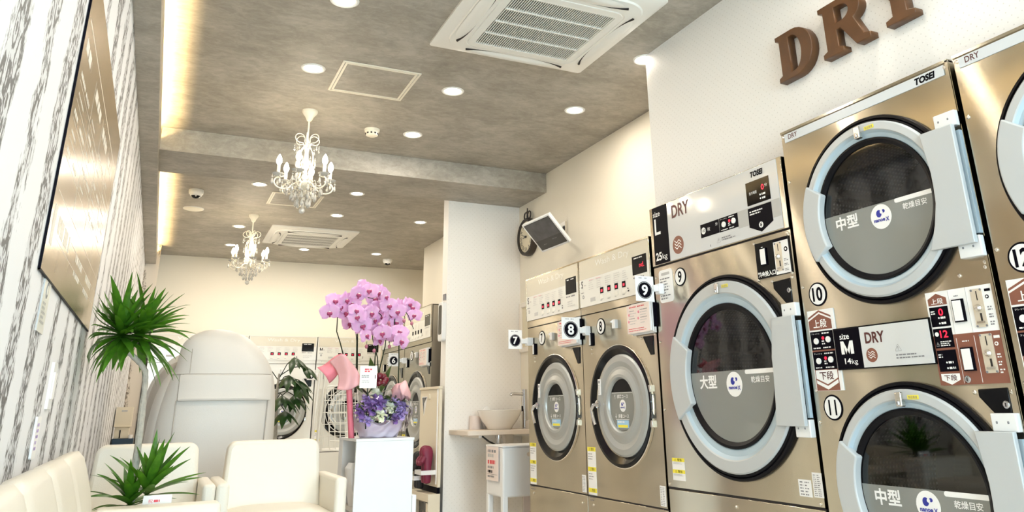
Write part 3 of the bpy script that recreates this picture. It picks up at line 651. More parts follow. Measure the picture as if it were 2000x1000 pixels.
def spec_sticker(root, u0, u1, z0, z1, rnd, rows=11):
    q = MB(); q.rect(u0, u1, z0, z1, -0.0012, 0, 'paper'); w = u1 - u0
    q.bars(u0 + 0.12 * w, u1 - 0.1 * w, z0 + 0.04 * (z1 - z0), z1 - 0.06 * (z1 - z0), rows, -0.0018, 'ink_grey', rnd, 2, 0.4); q.build('rating_sticker', root)
def coin_mech(root, u0, u1, z0, z1):
    q = MB(); w = u1 - u0; h = z1 - z0
    q.rrect(u0, u1, z0, z1, 0.003, -0.006, 0, 'coin_metal')
    q.rect(u0 + 0.47 * w, u0 + 0.55 * w, z1 - 0.30 * h, z1 - 0.06 * h, -0.0066, -0.005, 'seam_dark')
    q.lathe_y(u0 + 0.5 * w, z0 + 0.50 * h, [(0.011, -0.006), (0.011, -0.012), (0.006, -0.020), (0.0, -0.021)], 'bright_metal', 18)
    q.rect(u0 + 0.50 * w, u0 + 0.66 * w, z0 + 0.16 * h, z0 + 0.36 * h, -0.0066, -0.005, 'seam_dark')
    q.rect(u0 + 0.18 * w, u0 + 0.88 * w, z0 + 0.10 * h, z0 + 0.15 * h, -0.010, -0.006, 'bright_metal')
    for a in (0.1, 0.9):
        for c in (0.03, 0.97): q.disc(u0 + a * w, z0 + c * h, 0.0035, -0.0075, -0.006, 'ink_grey', n=10)
    return q.build('coin_slot', root)
def keyhole(root, u, z, r=0.012):
    q = MB(); q.lathe_y(u, z, [(r, 0), (r, -0.006), (r * 0.75, -0.008), (0.0, -0.008)], 'chrome', 20); q.rect(u - 0.0015, u + 0.0015, z - r * 0.5, z + r * 0.5, -0.0086, -0.0078, 'seam_dark'); q.build('keyhole', root, True)
def add_uv(o, cu, cz, rr):
    me = o.data; uvl = me.uv_layers.new(name='uv')
    for p in me.polygons:
        an = [math.atan2(me.vertices[me.loops[l].vertex_index].co.z - cz, me.vertices[me.loops[l].vertex_index].co.x - cu) for l in p.loop_indices]
        if max(an) - min(an) > PI: an = [a + 2 * PI if a < 0 else a for a in an]
        for l, a in zip(p.loop_indices, an): uvl.data[l].uv = (a * rr, me.vertices[me.loops[l].vertex_index].co.y)

def dryer_door(root, cu, cz, ring, fr, gl, word, hinge, rnd, face=-0.030):
    """porthole door: black seal, pale frame with dished inner wall, smoked glass with grey film below, hinge cover right"""
    q = MB(); q.lathe_y(cu, cz, [(ring, 0), (ring, -0.012), (ring - 0.004, -0.018), (ring - 0.012, -0.018), (ring - 0.015, -0.013), (ring - 0.019, -0.020), (fr - 0.002, -0.020), (fr - 0.002, 0.0)], 'rubber', 96); q.build('door_seal', root, True)
    D = MB(); w = fr - gl
    D.lathe_y(cu, cz, [(fr, -0.006), (fr, face + 0.006), (fr - 0.006, face), (gl + 0.55 * w, face - 0.002), (gl + 0.50 * w, face + 0.002), (gl + 0.38 * w, face + 0.012), (gl + 0.16 * w, -0.014), (gl + 0.10 * w, -0.010)], 'door_grey', 96,
              ['door_grey', 'door_grey', 'door_grey', 'door_grey', 'door_blue_daylit', 'door_blue_daylit', 'door_blue_daylit'])
    door = D.build('door', root, True)
    q = MB(); q.lathe_y(cu, cz, [(gl + 0.14 * w, -0.010), (gl + 0.12 * w, -0.019), (gl + 0.02 * w, -0.019), (gl - 0.012, -0.010), (gl - 0.014, 0.004)], 'rubber', 96); q.build('glass_gasket', door, True)
    g = gl - 0.012; zb = cz + 0.012 * ring / 0.338
    q = MB(); q.poly(arc(cu, cz, g, 0, 2 * PI, 95)[:-1], -0.006, -0.0055, 'door_glass'); q.build('glass', door)
    a0 = math.asin((zb - cz) / g)
    q = MB(); q.poly(arc(cu, cz, g - 0.001, PI - a0, 2 * PI + a0, 60), -0.0075, -0.0065, 'film_grey')
    s = gl / 0.241; y = -0.0082
    q.text(word, cu - 0.180 * s, cu - 0.078 * s, cz - 0.048 * s, cz + 0.002 * s, y, 'print_white', 0.028)
    nanoe(q, cu + 0.020 * s, cz - 0.035 * s, 0.043 * s, y)
    q.rrect(cu + 0.083 * s, cu + 0.232 * s, cz - 0.003 * s, cz + 0.012 * s, 0.007 * s, y, -0.007, 'print_white')
    q.text('\u4e7e\u71e5\u76ee\u5b89', cu + 0.112 * s, cu + 0.205 * s, cz - 0.033 * s, cz - 0.011 * s, y, 'print_white', 0.01)
    fl = q.build('film', door); fl['label'] = 'grey film with white lettering over the lower half of the glass'
    # raised grip on the left rim
    pts = arc(cu, cz, fr + 0.004, PI - 0.49, PI + 0.49, 16) + arc(cu, cz, gl - 0.012, PI + 0.44, PI - 0.44, 14)
    q = MB(); q.poly(pts, face - 0.010, -0.01, 'door_grey'); q.build('handle', door, bevel=0.006, seg=3)
    # broad hinge cover plate: left edge bowed round the glass, right edge straight
    hw, zt, zl, xtl, xbl = hinge; xm = gl + 0.020; zt += cz; zl += cz
    pts = [(cu + xbl, zl), (cu + xbl + (xm - xbl) * 0.60, zl + (cz - zl) * 0.40), (cu + xm - 0.003, cz - 0.05), (cu + xm, cz), (cu + xm, cz + 0.05), (cu + xm + (xtl - xm) * 0.5, cz + (zt - cz) * 0.62), (cu + xtl, zt), (cu + hw, zt), (cu + hw, zl)]
    q = MB(); q.poly(pts, face - 0.013, face + 0.003, 'door_grey'); q.build('hinge_cover', door, bevel=0.003, seg=2)
    q = MB(); q.rect(cu + fr - 0.02, cu + hw - 0.006, zl + 0.02, zt - 0.02, face + 0.003, -0.003, 'rubber'); q.rect(cu + hw - 0.006, cu + hw + 0.007, zl + 0.03, zt - 0.02, face + 0.012, -0.003, 'door_blue_daylit'); q.build('hinge_pin_gap_shade', door)  # pin, plus a black block painted in for the shaded gap behind the cover
    for z0, z1, e in ((zt - 0.002, zt + 0.050, 1), (zl - 0.040, zl + 0.024, -1)):
        q = MB(); q.rect(cu + hw - 0.072, cu + hw + 0.006, min(z0, z1), max(z0, z1), -0.024, 0, 'white_plastic')
        zc = (z0 + z1) / 2
        for du in (-0.055, -0.020): q.rect(cu + hw + du - 0.004, cu + hw + du + 0.004, zc - 0.004, zc + 0.005, -0.0252, -0.02, 'ink_grey')
        q.build('hinge_bracket', root, bevel=0.003)
    q = MB(); q.rect(cu - 0.012, cu + 0.012, cz + fr - 0.055, cz + fr - 0.010, face - 0.014, face + 0.004, 'bright_metal'); q.rect(cu - 0.005, cu + 0.005, cz + fr - 0.052, cz + fr - 0.036, face - 0.020, face - 0.014, 'chrome'); q.build('latch', door, bevel=0.003)
    q = MB(); q.rect(cu + 0.030, cu + 0.072, cz + fr - 0.033, cz + fr - 0.020, face - 0.0035, face - 0.002, 'print_yellow'); q.text('\u88fd\u54c1\u91cd\u91cf', cu + 0.034, cu + 0.068, cz + fr - 0.031, cz + fr - 0.022, face - 0.004, 'ink_grey'); q.build('yellow_sticker', door)
    # drum seen through the glass
    q = MB(); R = gl + 0.03; d = 0.42
    q.lathe_y(cu, cz, [(R, 0.03), (R, d)], 'drum_perforated', 64); o = q.build('drum', root, True); add_uv(o, cu, cz, R)
    q = MB(); q.poly(arc(cu, cz, R, 0, 2 * PI, 63)[:-1], d, d + 0.003, 'dark_steel'); q.lathe_y(cu, cz, [(R * 0.72, d - 0.001), (R * 0.70, d - 0.012), (R * 0.2, d - 0.02), (0, d - 0.02)], 'steel_cool', 48)
    for i in range(3):
        a = 0.6 + 2 * PI * i / 3; e = 0.10
        q.poly([(cu + R * math.cos(a - e), cz + R * math.sin(a - e)), (cu + R * math.cos(a + e), cz + R * math.sin(a + e)), (cu + R * 0.80 * math.cos(a), cz + R * 0.80 * math.sin(a))], 0.06, d - 0.03, 'steel_cool')
    q.lathe_y(cu, cz, [(R + 0.001, 0.03), (gl - 0.016, 0.03), (gl - 0.016, 0.001)], 'dark_steel', 64)
    q.build('drum_back', root, True)
    return door

def coin_return(root, pts, u, z):
    q = MB(); q.poly(pts, -0.004, 0.004, 'black_gloss'); q.build('coin_return', root, bevel=0.003)
def black_controls(q, u0, u1, z0, z1, y, rnd):
    """small black switch field with white knobs and red mark"""
    w, h = u1 - u0, z1 - z0
    q.rect(u0, u1, z0, z1, y, y + 0.001, 'ink')
    q.text('\u30d5\u30ec\u30c3\u30b7\u30e5', u0 + 0.06 * w, u0 + 0.42 * w, z1 - 0.16 * h, z1 - 0.08 * h, y - 0.0006, 'print_white'); q.bars(u0 + 0.52 * w, u0 + 0.95 * w, z1 - 0.17 * h, z1 - 0.07 * h, 1, y - 0.0006, 'print_white', rnd, 1, 0.7)
    q.disc(u0 + 0.25 * w, z0 + 0.48 * h, 0.10 * w, y - 0.004, y, 'print_white', n=16); q.disc(u0 + 0.78 * w, z0 + 0.52 * h, 0.10 * w, y - 0.004, y, 'print_white', n=16)
    q.disc(u0 + 0.55 * w, z0 + 0.62 * h, 0.055 * w, y - 0.001, y, 'led_red', n=12); q.bars(u0 + 0.48 * w, u0 + 0.64 * w, z0 + 0.25 * h, z0 + 0.52 * h, 2, y - 0.0006, 'print_white', rnd)
    q.bars(u0 + 0.08 * w, u0 + 0.95 * w, z0 + 0.05 * h, z0 + 0.16 * h, 1, y - 0.0006, 'print_white', rnd, 2, 0.6)
def digits(q, s, u0, u1, z0, z1, y): q.text(s, u0, u1, z0, z1, y, 'led_red', 0.02)

def big_m(q, u0, u1, z0, z1, y, m, t):
    w, h = u1 - u0, z1 - z0; f = lambda a, c: (u0 + a * w, y, z0 + c * h)
    vs = [f(0, 0), f(t, 0), f(t, 1), f(0, 1), f(1 - t, 0), f(1, 0), f(1, 1), f(1 - t, 1), f(0.5 - t * 0.5, 0), f(0.5 + t * 0.5, 0), f(t, 0.55), f(1 - t, 0.55)]
    q.add(vs, [(0, 1, 2, 3), (4, 5, 6, 7), (2, 10, 8, 9), (7, 8, 9, 11)], m)
def heat_mark(q, cu, cz, r, y):
    q.disc(cu, cz, r, y, y + 0.001, 'sign_brown')
    for k in (-1, 0, 1):
        up_ = []; dn = []
        for i in range(13):
            t = -1 + 2 * i / 12; z = cz + k * 0.34 * r + 0.13 * r * math.sin(t * PI * 1.5) + 0.05 * r; up_.append((cu + t * 0.6 * r, z + 0.06 * r)); dn.append((cu + t * 0.6 * r, z - 0.06 * r))
        vs = [(u, y - 0.0006, z) for u, z in dn] + [(u, y - 0.0006, z) for u, z in up_]
        q.add(vs, [(i, i + 1, 13 + i + 1, 13 + i) for i in range(12)], 'print_white')

def stacked_dryer(y0, width, top, bottom, label, seed):
    rnd = random.Random(seed)
    t = thing('stacked_dryer', label, 'tumble dryer', (RFACE, y0, 0), -PI / 2, 'stacked tumble dryers in two tiers')
    U = lambda Y: 2.284 - Y
    H = 1.925; cu1, cz1 = U(1.870), V(1.656); cu2, cz2 = U(1.873), V(0.722)
    q = MB(); mid = 1.16
    q.holed(0, width, mid, H, cu1, cz1, 0.272, 0, 'steel'); q.holed(0, width, 0.10, mid, cu2, cz2, 0.272, 0, 'steel')
    q.add([(0, 0, 0.10), (0, 0.58, 0.10), (0, 0.58, H), (0, 0, H)], [(0, 1, 2, 3)], 'steel'); q.add([(width, 0, 0.10), (width, 0.58, 0.10), (width, 0.58, H), (width, 0, H)], [(3, 2, 1, 0)], 'steel')
    q.add([(0, 0, H), (0, 0.58, H), (width, 0.58, H), (width, 0, H)], [(3, 2, 1, 0)], 'steel'); q.add([(0, 0.58, 0.1), (0, 0.58, H), (width, 0.58, H), (width, 0.58, 0.1)], [(0, 1, 2, 3)], 'steel_cool')
    q.add([(0, 0, 0.10), (0, 0.58, 0.10), (width, 0.58, 0.10), (width, 0, 0.10)], [(0, 1, 2, 3)], 'steel')
    q.build('body', t)
    q = MB(); q.rect(0.02, width - 0.02, 0, 0.10, 0.03, 0.55, 'seam_dark'); q.build('plinth', t)
    q = MB(); q.rect(0, width, H - 0.006, H + 0.004, -0.006, 0.02, 'steel_cool'); q.build('top_trim', t)
    q = MB(); q.rect(width - 0.010, width - 0.001, 0.12, H, -0.006, 0.02, 'steel'); q.build('edge_trim', t)
    screws(t, [(0.012, V(2.055)), (width - 0.016, V(2.055)), (0.012, V(1.86)), (0.012, V(1.43)), (width - 0.018, V(1.385)), (0.012, V(1.043)), (0.012, V(0.93)), (U(1.625), V(1.022)), (U(1.508), V(1.020)), (U(1.60), V(1.372)), (width - 0.016, V(1.40))])
    # silver name strip along the top
    q = MB(); q.rect(0.019, width - 0.020, V(2.029), V(2.065), -0.003, 0, 'silver_band')
    q.text('DRY', U(2.243), U(2.192), V(2.039), V(2.060), -0.0036, 'maroon', 0.015); q.text('TOSEI', U(1.629), U(1.549), V(2.034), V(2.059), -0.0036, 'ink', 0.05, 0.16)
    q.build('name_strip', t)
    dryer_door(t, cu1, cz1, 0.338, 0.314, 0.247, '\u4e2d\u578b', (0.371, 0.190, -0.198, 0.250, 0.216), rnd)
    dryer_door(t, cu2, cz2, 0.340, 0.316, 0.247, '\u4e2d\u578b', (0.371, 0.190, -0.198, 0.250, 0.216), rnd)
    number_plate(t, top, U(2.199), V(1.394)); number_plate(t, bottom, U(2.198), V(0.982))
    # left selector plate: upper tier arrow, two switch fields, lower tier arrow
    q = MB(); q.rect(U(2.264), U(2.133), V(1.041), V(1.335), -0.004, 0, 'print_white')
    u0, u1 = U(2.261), U(2.148); um = (u0 + u1) / 2; y = -0.0046
    q.poly([(u0, V(1.262)), (u1, V(1.262)), (u1, V(1.296)), (um, V(1.320)), (u0, V(1.296))], y, -0.004, 'sign_brown')
    q.poly([(u0, V(1.303)), (um, V(1.327)), (u1, V(1.303)), (u1, V(1.310)), (um, V(1.334)), (u0, V(1.310))], y, -0.004, 'sign_brown')
    q.text('\u4e0a\u6bb5', um - 0.034, um + 0.034, V(1.268), V(1.300), y - 0.0006, 'print_white', 0.02)
    black_controls(q, u0, u1, V(1.188), V(1.256), y, rnd)
    q.rect(u0, u1, V(1.042), V(1.188), -0.0042, -0.004, 'sign_brown')
    black_controls(q, u0, u1, V(1.117), V(1.182), y, rnd)
    q.poly([(u0 + 0.004, V(1.115)), (u1 - 0.004, V(1.115)), (u1 - 0.004, V(1.086)), (um, V(1.064)), (u0 + 0.004, V(1.086))], y, -0.004, 'print_white')
    q.poly([(u0 + 0.004, V(1.080)), (um, V(1.058)), (u1 - 0.004, V(1.080)), (u1 - 0.004, V(1.068)), (um, V(1.045)), (u0 + 0.004, V(1.068))], y, -0.004, 'print_white')
    q.text('\u4e0b\u6bb5', um - 0.034, um + 0.034, V(1.080), V(1.110), y - 0.0006, 'maroon', 0.015)
    q.build('selector_panel', t)
    # size plate
    q = MB(); q.rect(U(2.141), U(1.730), V(1.110), V(1.257), -0.010, 0, 'black_gloss'); q.rect(U(2.136), U(2.019), V(1.114), V(1.252), -0.0112, -0.009, 'ink'); q.rect(U(2.019), U(1.735), V(1.114), V(1.252), -0.0112, -0.009, 'panel_silver')
    y = -0.0118
    q.text('size', U(2.112), U(2.068), V(1.216), V(1.236), y, 'print_white', 0.01); big_m(q, U(2.112), U(2.054), V(1.164), V(1.210), y, 'print_white', 0.25); q.text('14', U(2.102), U(2.073), V(1.130), V(1.150), y, 'print_white', 0.02); q.text('kg', U(2.070), U(2.043), V(1.124), V(1.146), y, 'print_white', 0.0)
    q.text('DRY', U(1.998), U(1.914), V(1.194), V(1.232), y, 'maroon', 0.03); heat_mark(q, U(1.978), V(1.154), 0.024, y)
    q.text('\u26a0', U(1.878), U(1.853), V(1.160), V(1.182), y, 'ink_grey'); q.bars(U(1.878), U(1.752), V(1.133), V(1.152), 2, y, 'ink_grey', rnd, 1, 0.45)
    q.build('size_plate', t); keyhole(t, U(1.754), V(1.186), 0.010)
    # coin panel: white for the upper tier, brown for the lower
    q = MB(); q.rect(U(1.734), U(1.497), V(1.196), V(1.334), -0.004, 0, 'print_white'); q.rect(U(1.734), U(1.502), V(1.045), V(1.196), -0.004, 0, 'sign_brown')
    y = -0.0048; u0, u1 = U(1.727), U(1.660); um = (u0 + u1) / 2
    q.poly([(u0, V(1.291)), (u1, V(1.291)), (u1, V(1.312)), (um, V(1.328)), (u0, V(1.312))], y, -0.004, 'sign_brown'); q.text('\u4e0a\u6bb5', um - 0.022, um + 0.022, V(1.294), V(1.313), y - 0.0006, 'print_white', 0.015)
    for k, (z0, z1, s) in enumerate(((1.224, 1.286, '0'), (1.158, 1.218, '12'), (1.086, 1.151, ''))):
        q.rect(u0, u1, V(z0), V(z1), y, -0.004, 'ink'); zz = V(z1)
        if s: digits(q, s, um - 0.002 if s == '0' else um - 0.010, um + 0.015 if s == '0' else um + 0.018, zz - 0.029, zz - 0.006, y - 0.0006)
        if k != 1:
            for e in (0, 1): q.disc(u0 + 0.030, V(z0) + 0.010 + 0.017 * e, 0.003, y - 0.0008, y, 'print_white', n=8); q.bars(u0 + 0.036, u1 - 0.006, V(z0) + 0.006 + 0.017 * e, V(z0) + 0.014 + 0.017 * e, 1, y - 0.0006, 'print_white', rnd, 1, 0.8)
            q.bars(u0 + 0.004, u0 + 0.022, zz - 0.024, zz - 0.010, 2, y - 0.0006, 'print_white', rnd)
        else:
            q.disc(u0 + 0.012, zz - 0.017, 0.007, y - 0.001, y, 'print_white', n=14); q.text('\u26a0', u0 + 0.004, u0 + 0.016, V(z0) + 0.006, V(z0) + 0.018, y - 0.0006, 'print_white'); q.bars(u0 + 0.020, u1 - 0.004, V(z0) + 0.004, V(z0) + 0.022, 3, y - 0.0006, 'print_white', rnd)
    q.rect(u0, u1, V(1.044), V(1.084), -0.0042, -0.004, 'sign_brown'); q.poly([(u0 + 0.001, V(1.079)), (u1 - 0.001, V(1.079)), (u1 - 0.001, V(1.060)), (um, V(1.046)), (u0 + 0.001, V(1.060))], y, -0.004, 'print_white'); q.text('\u4e0b\u6bb5', um - 0.022, um + 0.022, V(1.058), V(1.076), y - 0.0006, 'maroon', 0.01)
    for zo, col in ((1.233, 'print_white'), (1.086, 'sign_brown')):
        pass
    for zo, ln in ((1.196, 'ink_pale'), (1.049, 'print_white')):
        q.rect(U(1.651), U(1.6500), V(zo), V(zo + 0.135), y, -0.004, ln); q.rect(U(1.590), U(1.5890), V(zo), V(zo + 0.138), y, -0.004, ln)
    ink = ('ink', 'print_white')
    for k, z in enumerate((1.315, 1.176)):
        q.rect(U(1.527), U(1.508), V(z) - 0.002, V(z) + 0.006, y, -0.004, ink[k]); q.disc(U(1.522), V(z - 0.018), 0.006, y, -0.004, ink[k], n=14); q.disc(U(1.522), V(z - 0.018), 0.003, y - 0.0005, -0.004, 'print_white' if k == 0 else 'sign_brown', n=10)
        for e in range(3): q.bars(U(1.527), U(1.508), V(z - 0.060 - 0.022 * e), V(z - 0.045 - 0.022 * e), 2, y, ink[k] if k else 'ink_grey', rnd)
        q.bars(U(1.632), U(1.605), V(z - 0.006), V(z), 1, y, ink[k] if k else 'ink_grey', rnd)
    q.build('coin_panel', t)
    for z0, z1 in ((1.233, 1.299), (1.086, 1.152)):
        q = MB(); q.rect(U(1.640), U(1.601), V(z0 - 0.002), V(z1 + 0.002), -0.010, -0.003, 'ink'); q.rect(U(1.6375), U(1.608), V(z0 + 0.002), V(z1 - 0.002), -0.0112, -0.009, 'print_white'); q.build('indicator_lamp', t)
    coin_mech(t, U(1.573), U(1.535), V(1.209), V(1.324)); coin_mech(t, U(1.572), U(1.532), V(1.075), V(1.189)); keyhole(t, U(1.637), V(1.060), 0.011)
    coin_return(t, [(U(1.613), V(1.030)), (U(1.518), V(1.033)), (U(1.518), V(0.939)), (U(1.553), V(0.938)), (U(1.613), V(1.008))], 0, 0); keyhole(t, U(1.530), V(0.985), 0.011)
    return t

stacked_dryer(2.284, 0.792, '10', '11', 'two-tier steel tumble dryer with doors numbered 10 and 11', 5)
stacked_dryer(1.475, 0.792, '12', '13', 'two-tier steel tumble dryer cut off by the right edge, upper door numbered 12', 6)

def large_dryer():
    rnd = random.Random(9)
    Y0 = 3.289; width = 0.988; H = 1.833; U = lambda Y: Y0 - Y
    t = thing('large_dryer', 'large steel tumble dryer with door number 9 and size L header', 'tumble dryer', (RFACE, Y0, 0), -PI / 2)
    cu, cz = U(2.755), V(1.123); zb = 0.483; zp = V(1.678)
    q = MB(); q.holed(0, width, zb + 0.004, zp - 0.008, cu, cz, 0.315, 0, 'steel')
    d = 0.58
    q.add([(0, 0, zb), (0, d, zb), (0, d, H), (0, 0, H)], [(0, 1, 2, 3)], 'steel'); q.add([(width, 0, zb), (width, d, zb), (width, d, H), (width, 0, H)], [(3, 2, 1, 0)], 'steel')
    q.add([(0, 0, H), (0, d, H), (width, d, H), (width, 0, H)], [(3, 2, 1, 0)], 'steel'); q.add([(0, d, zb), (0, d, H), (width, d, H), (width, d, zb)], [(0, 1, 2, 3)], 'steel_cool')
    q.rect(0, width, zp - 0.008, H - 0.001, 0.004, 0.02, 'seam_dark'); q.build('body', t)
    q = MB(); q.rect(0.002, width, 0.10, zb - 0.006, 0.0, 0.55, 'steel'); q.build('base_panel', t, bevel=0.002)
    q = MB(); q.rect(0.0, width, zb - 0.007, zb + 0.005, 0.004, 0.02, 'seam_dark'); q.rect(0.02, width - 0.02, 0, 0.10, 0.03, 0.5, 'seam_dark'); q.build('seam', t)
    screws(t, [(0.014, zb + 0.016), (width - 0.02, zb + 0.014), (0.014, V(1.62)), (0.012, V(1.30)), (width - 0.018, V(1.66)), (U(2.522), V(1.652)), (U(2.312), V(1.652)), (U(2.516), V(1.494)), (U(2.318), V(1.496)), (U(2.437), V(1.478)), (U(2.322), V(1.478)), (0.012, V(0.98)), (U(2.80), zb - 0.04)])
    # header panel
    q = MB(); q.rect(0, width, zp, H, -0.006, 0.004, 'steel'); q.build('header_frame', t, bevel=0.002)
    q = MB(); q.rect(0.028, U(2.328), zp + 0.004, H - 0.004, -0.0085, -0.005, 'panel_silver')
    q.rect(U(2.60), U(2.329), V(1.735), V(1.810), -0.0092, -0.008, 'panel_grey')
    y = -0.0096; q.rect(0.029, U(3.128), zp + 0.004, H - 0.004, y, -0.008, 'ink')
    y2 = y - 0.0008
    q.text('size', U(3.252), U(3.190), V(1.928), V(1.955), y2, 'print_white', 0.01); q.poly([(U(3.244), V(1.918)), (U(3.231), V(1.918)), (U(3.231), V(1.848)), (U(3.194), V(1.848)), (U(3.194), V(1.834)), (U(3.244), V(1.834))], y2, y, 'print_white')
    q.text('25', U(3.248), U(3.196), V(1.700), V(1.742), y2, 'print_white', 0.03); q.text('kg', U(3.190), U(3.148), V(1.694), V(1.730), y2, 'print_white', 0.0)
    q.text('DRY', U(3.088), U(2.944), V(1.890), V(1.956), y, 'maroon', 0.025); heat_mark(q, U(3.053), V(1.750), 0.045, y)
    q.rect(U(2.867), U(2.730), V(1.745), V(1.808), y, -0.008, 'ink'); q.disc(U(2.845), V(1.776), 0.016, y2, y, 'print_white'); q.text('100', U(2.858), U(2.832), V(1.770), V(1.783), y2 - 0.0004, 'ink'); q.text('\u679a', U(2.815), U(2.795), V(1.768), V(1.786), y2, 'print_white'); q.text('\u5206', U(2.755), U(2.738), V(1.782), V(1.796), y2, 'print_white')
    black_controls(q, U(2.727), U(2.597), V(1.744), V(1.808), y, rnd)
    q.text('\u26a0', U(2.756), U(2.728), V(1.700), V(1.722), y, 'ink_grey'); q.bars(U(2.720), U(2.596), V(1.703), V(1.722), 2, y, 'ink_grey', rnd)
    q.text('TOSEI', U(2.493), U(2.413), V(1.938), V(1.964), y, 'ink', 0.05, 0.16)
    q.rect(U(2.526), U(2.379), V(1.818), V(1.921), y, -0.008, 'black_gloss'); digits(q, '0', U(2.430), U(2.412), V(1.868), V(1.893), y2); q.text('\u5206', U(2.408), U(2.392), V(1.878), V(1.892), y2, 'print_white'); q.text('\u6b8b\u308a\u6642\u9593', U(2.508), U(2.460), V(1.862), V(1.876), y2, 'print_white')
    for e in (0, 1): q.disc(U(2.440), V(1.834 + 0.017 * e), 0.004, y2, y, 'print_white', n=10); q.bars(U(2.430), U(2.400), V(1.829 + 0.017 * e), V(1.839 + 0.017 * e), 1, y2, 'print_white', rnd, 1, 0.8)
    q.poly([(U(2.528), V(1.806)), (U(2.380), V(1.806)), (U(2.380), V(1.724)), (U(2.455), V(1.692)), (U(2.528), V(1.724))], y, -0.008, 'ink'); q.bars(U(2.518), U(2.392), V(1.772), V(1.794), 2, y2, 'print_white', rnd, 1, 0.5); q.disc(U(2.454), V(1.722), 0.013, y2, y, 'print_white'); q.text('\u00a5', U(2.461), U(2.447), V(1.713), V(1.731), y2 - 0.0005, 'ink', 0.02)
    q.build('control_panel', t); keyhole(t, U(2.803), V(1.698), 0.010)
    dryer_door(t, cu, cz, 0.429, 0.401, 0.289, '\u5927\u578b', (0.447, 0.204, -0.207, 0.332, 0.292), rnd)
    number_plate(t, '9', U(3.068), V(1.595))
    q = MB(); q.rrect(U(3.248), U(3.131), V(1.487), V(1.650), 0.018, -0.002, 0, 'paper'); q.rrect(U(3.225), U(3.155), V(1.622), V(1.636), 0.004, -0.0028, -0.001, 'ink_pale'); q.bars(U(3.238), U(3.142), V(1.500), V(1.612), 8, -0.0026, 'ink_grey', rnd, 1, 0.45); q.build('notice_sticker', t)
    warnings(t, U(3.243), U(3.145), V(0.668), V(0.765), rnd, (0.0, 0.52)); spec_sticker(t, U(2.422), U(2.356), V(0.667), V(0.726), rnd, 5); spec_sticker(t, U(2.347), U(2.299), V(0.669), V(0.754), rnd)
    # coin panel
    q = MB(); q.rect(U(2.516), U(2.312), V(1.497), V(1.648), -0.004, 0, 'black_gloss'); q.rect(U(2.403), U(2.318), V(1.500), V(1.644), -0.005, -0.003, 'print_white'); q.rect(U(2.403), U(2.318), V(1.634), V(1.644), -0.0056, -0.004, 'ink')
    q.text('\u6599\u91d1\u6295\u5165\u53e3', U(2.512), U(2.407), V(1.503), V(1.526), -0.0048, 'print_white', 0.03); q.bars(U(2.478), U(2.452), V(1.624), V(1.631), 1, -0.0048, 'print_white', rnd)
    q.disc(U(2.334), V(1.596), 0.010, -0.0056, -0.005, 'ink', n=16); q.disc(U(2.334), V(1.596), 0.005, -0.006, -0.005, 'print_white', n=12)
    for e in range(3): q.bars(U(2.350), U(2.322), V(1.548 - 0.02 * e), V(1.560 - 0.02 * e), 2, -0.0056, 'ink_grey', rnd)
    q.build('coin_panel', t); coin_mech(t, U(2.397), U(2.357), V(1.512), V(1.630))
    q = MB(); q.rect(U(2.484), U(2.448), V(1.550), V(1.622), -0.010, -0.003, 'ink'); q.rect(U(2.481), U(2.451), V(1.554), V(1.619), -0.0112, -0.009, 'print_white'); q.build('indicator_lamp', t)
    coin_return(t, [(U(2.432), V(1.476)), (U(2.335), V(1.478)), (U(2.335), V(1.381)), (U(2.372), V(1.382)), (U(2.432), V(1.447))], 0, 0); keyhole(t, U(2.345), V(1.430), 0.010)
    return t
large_dryer()

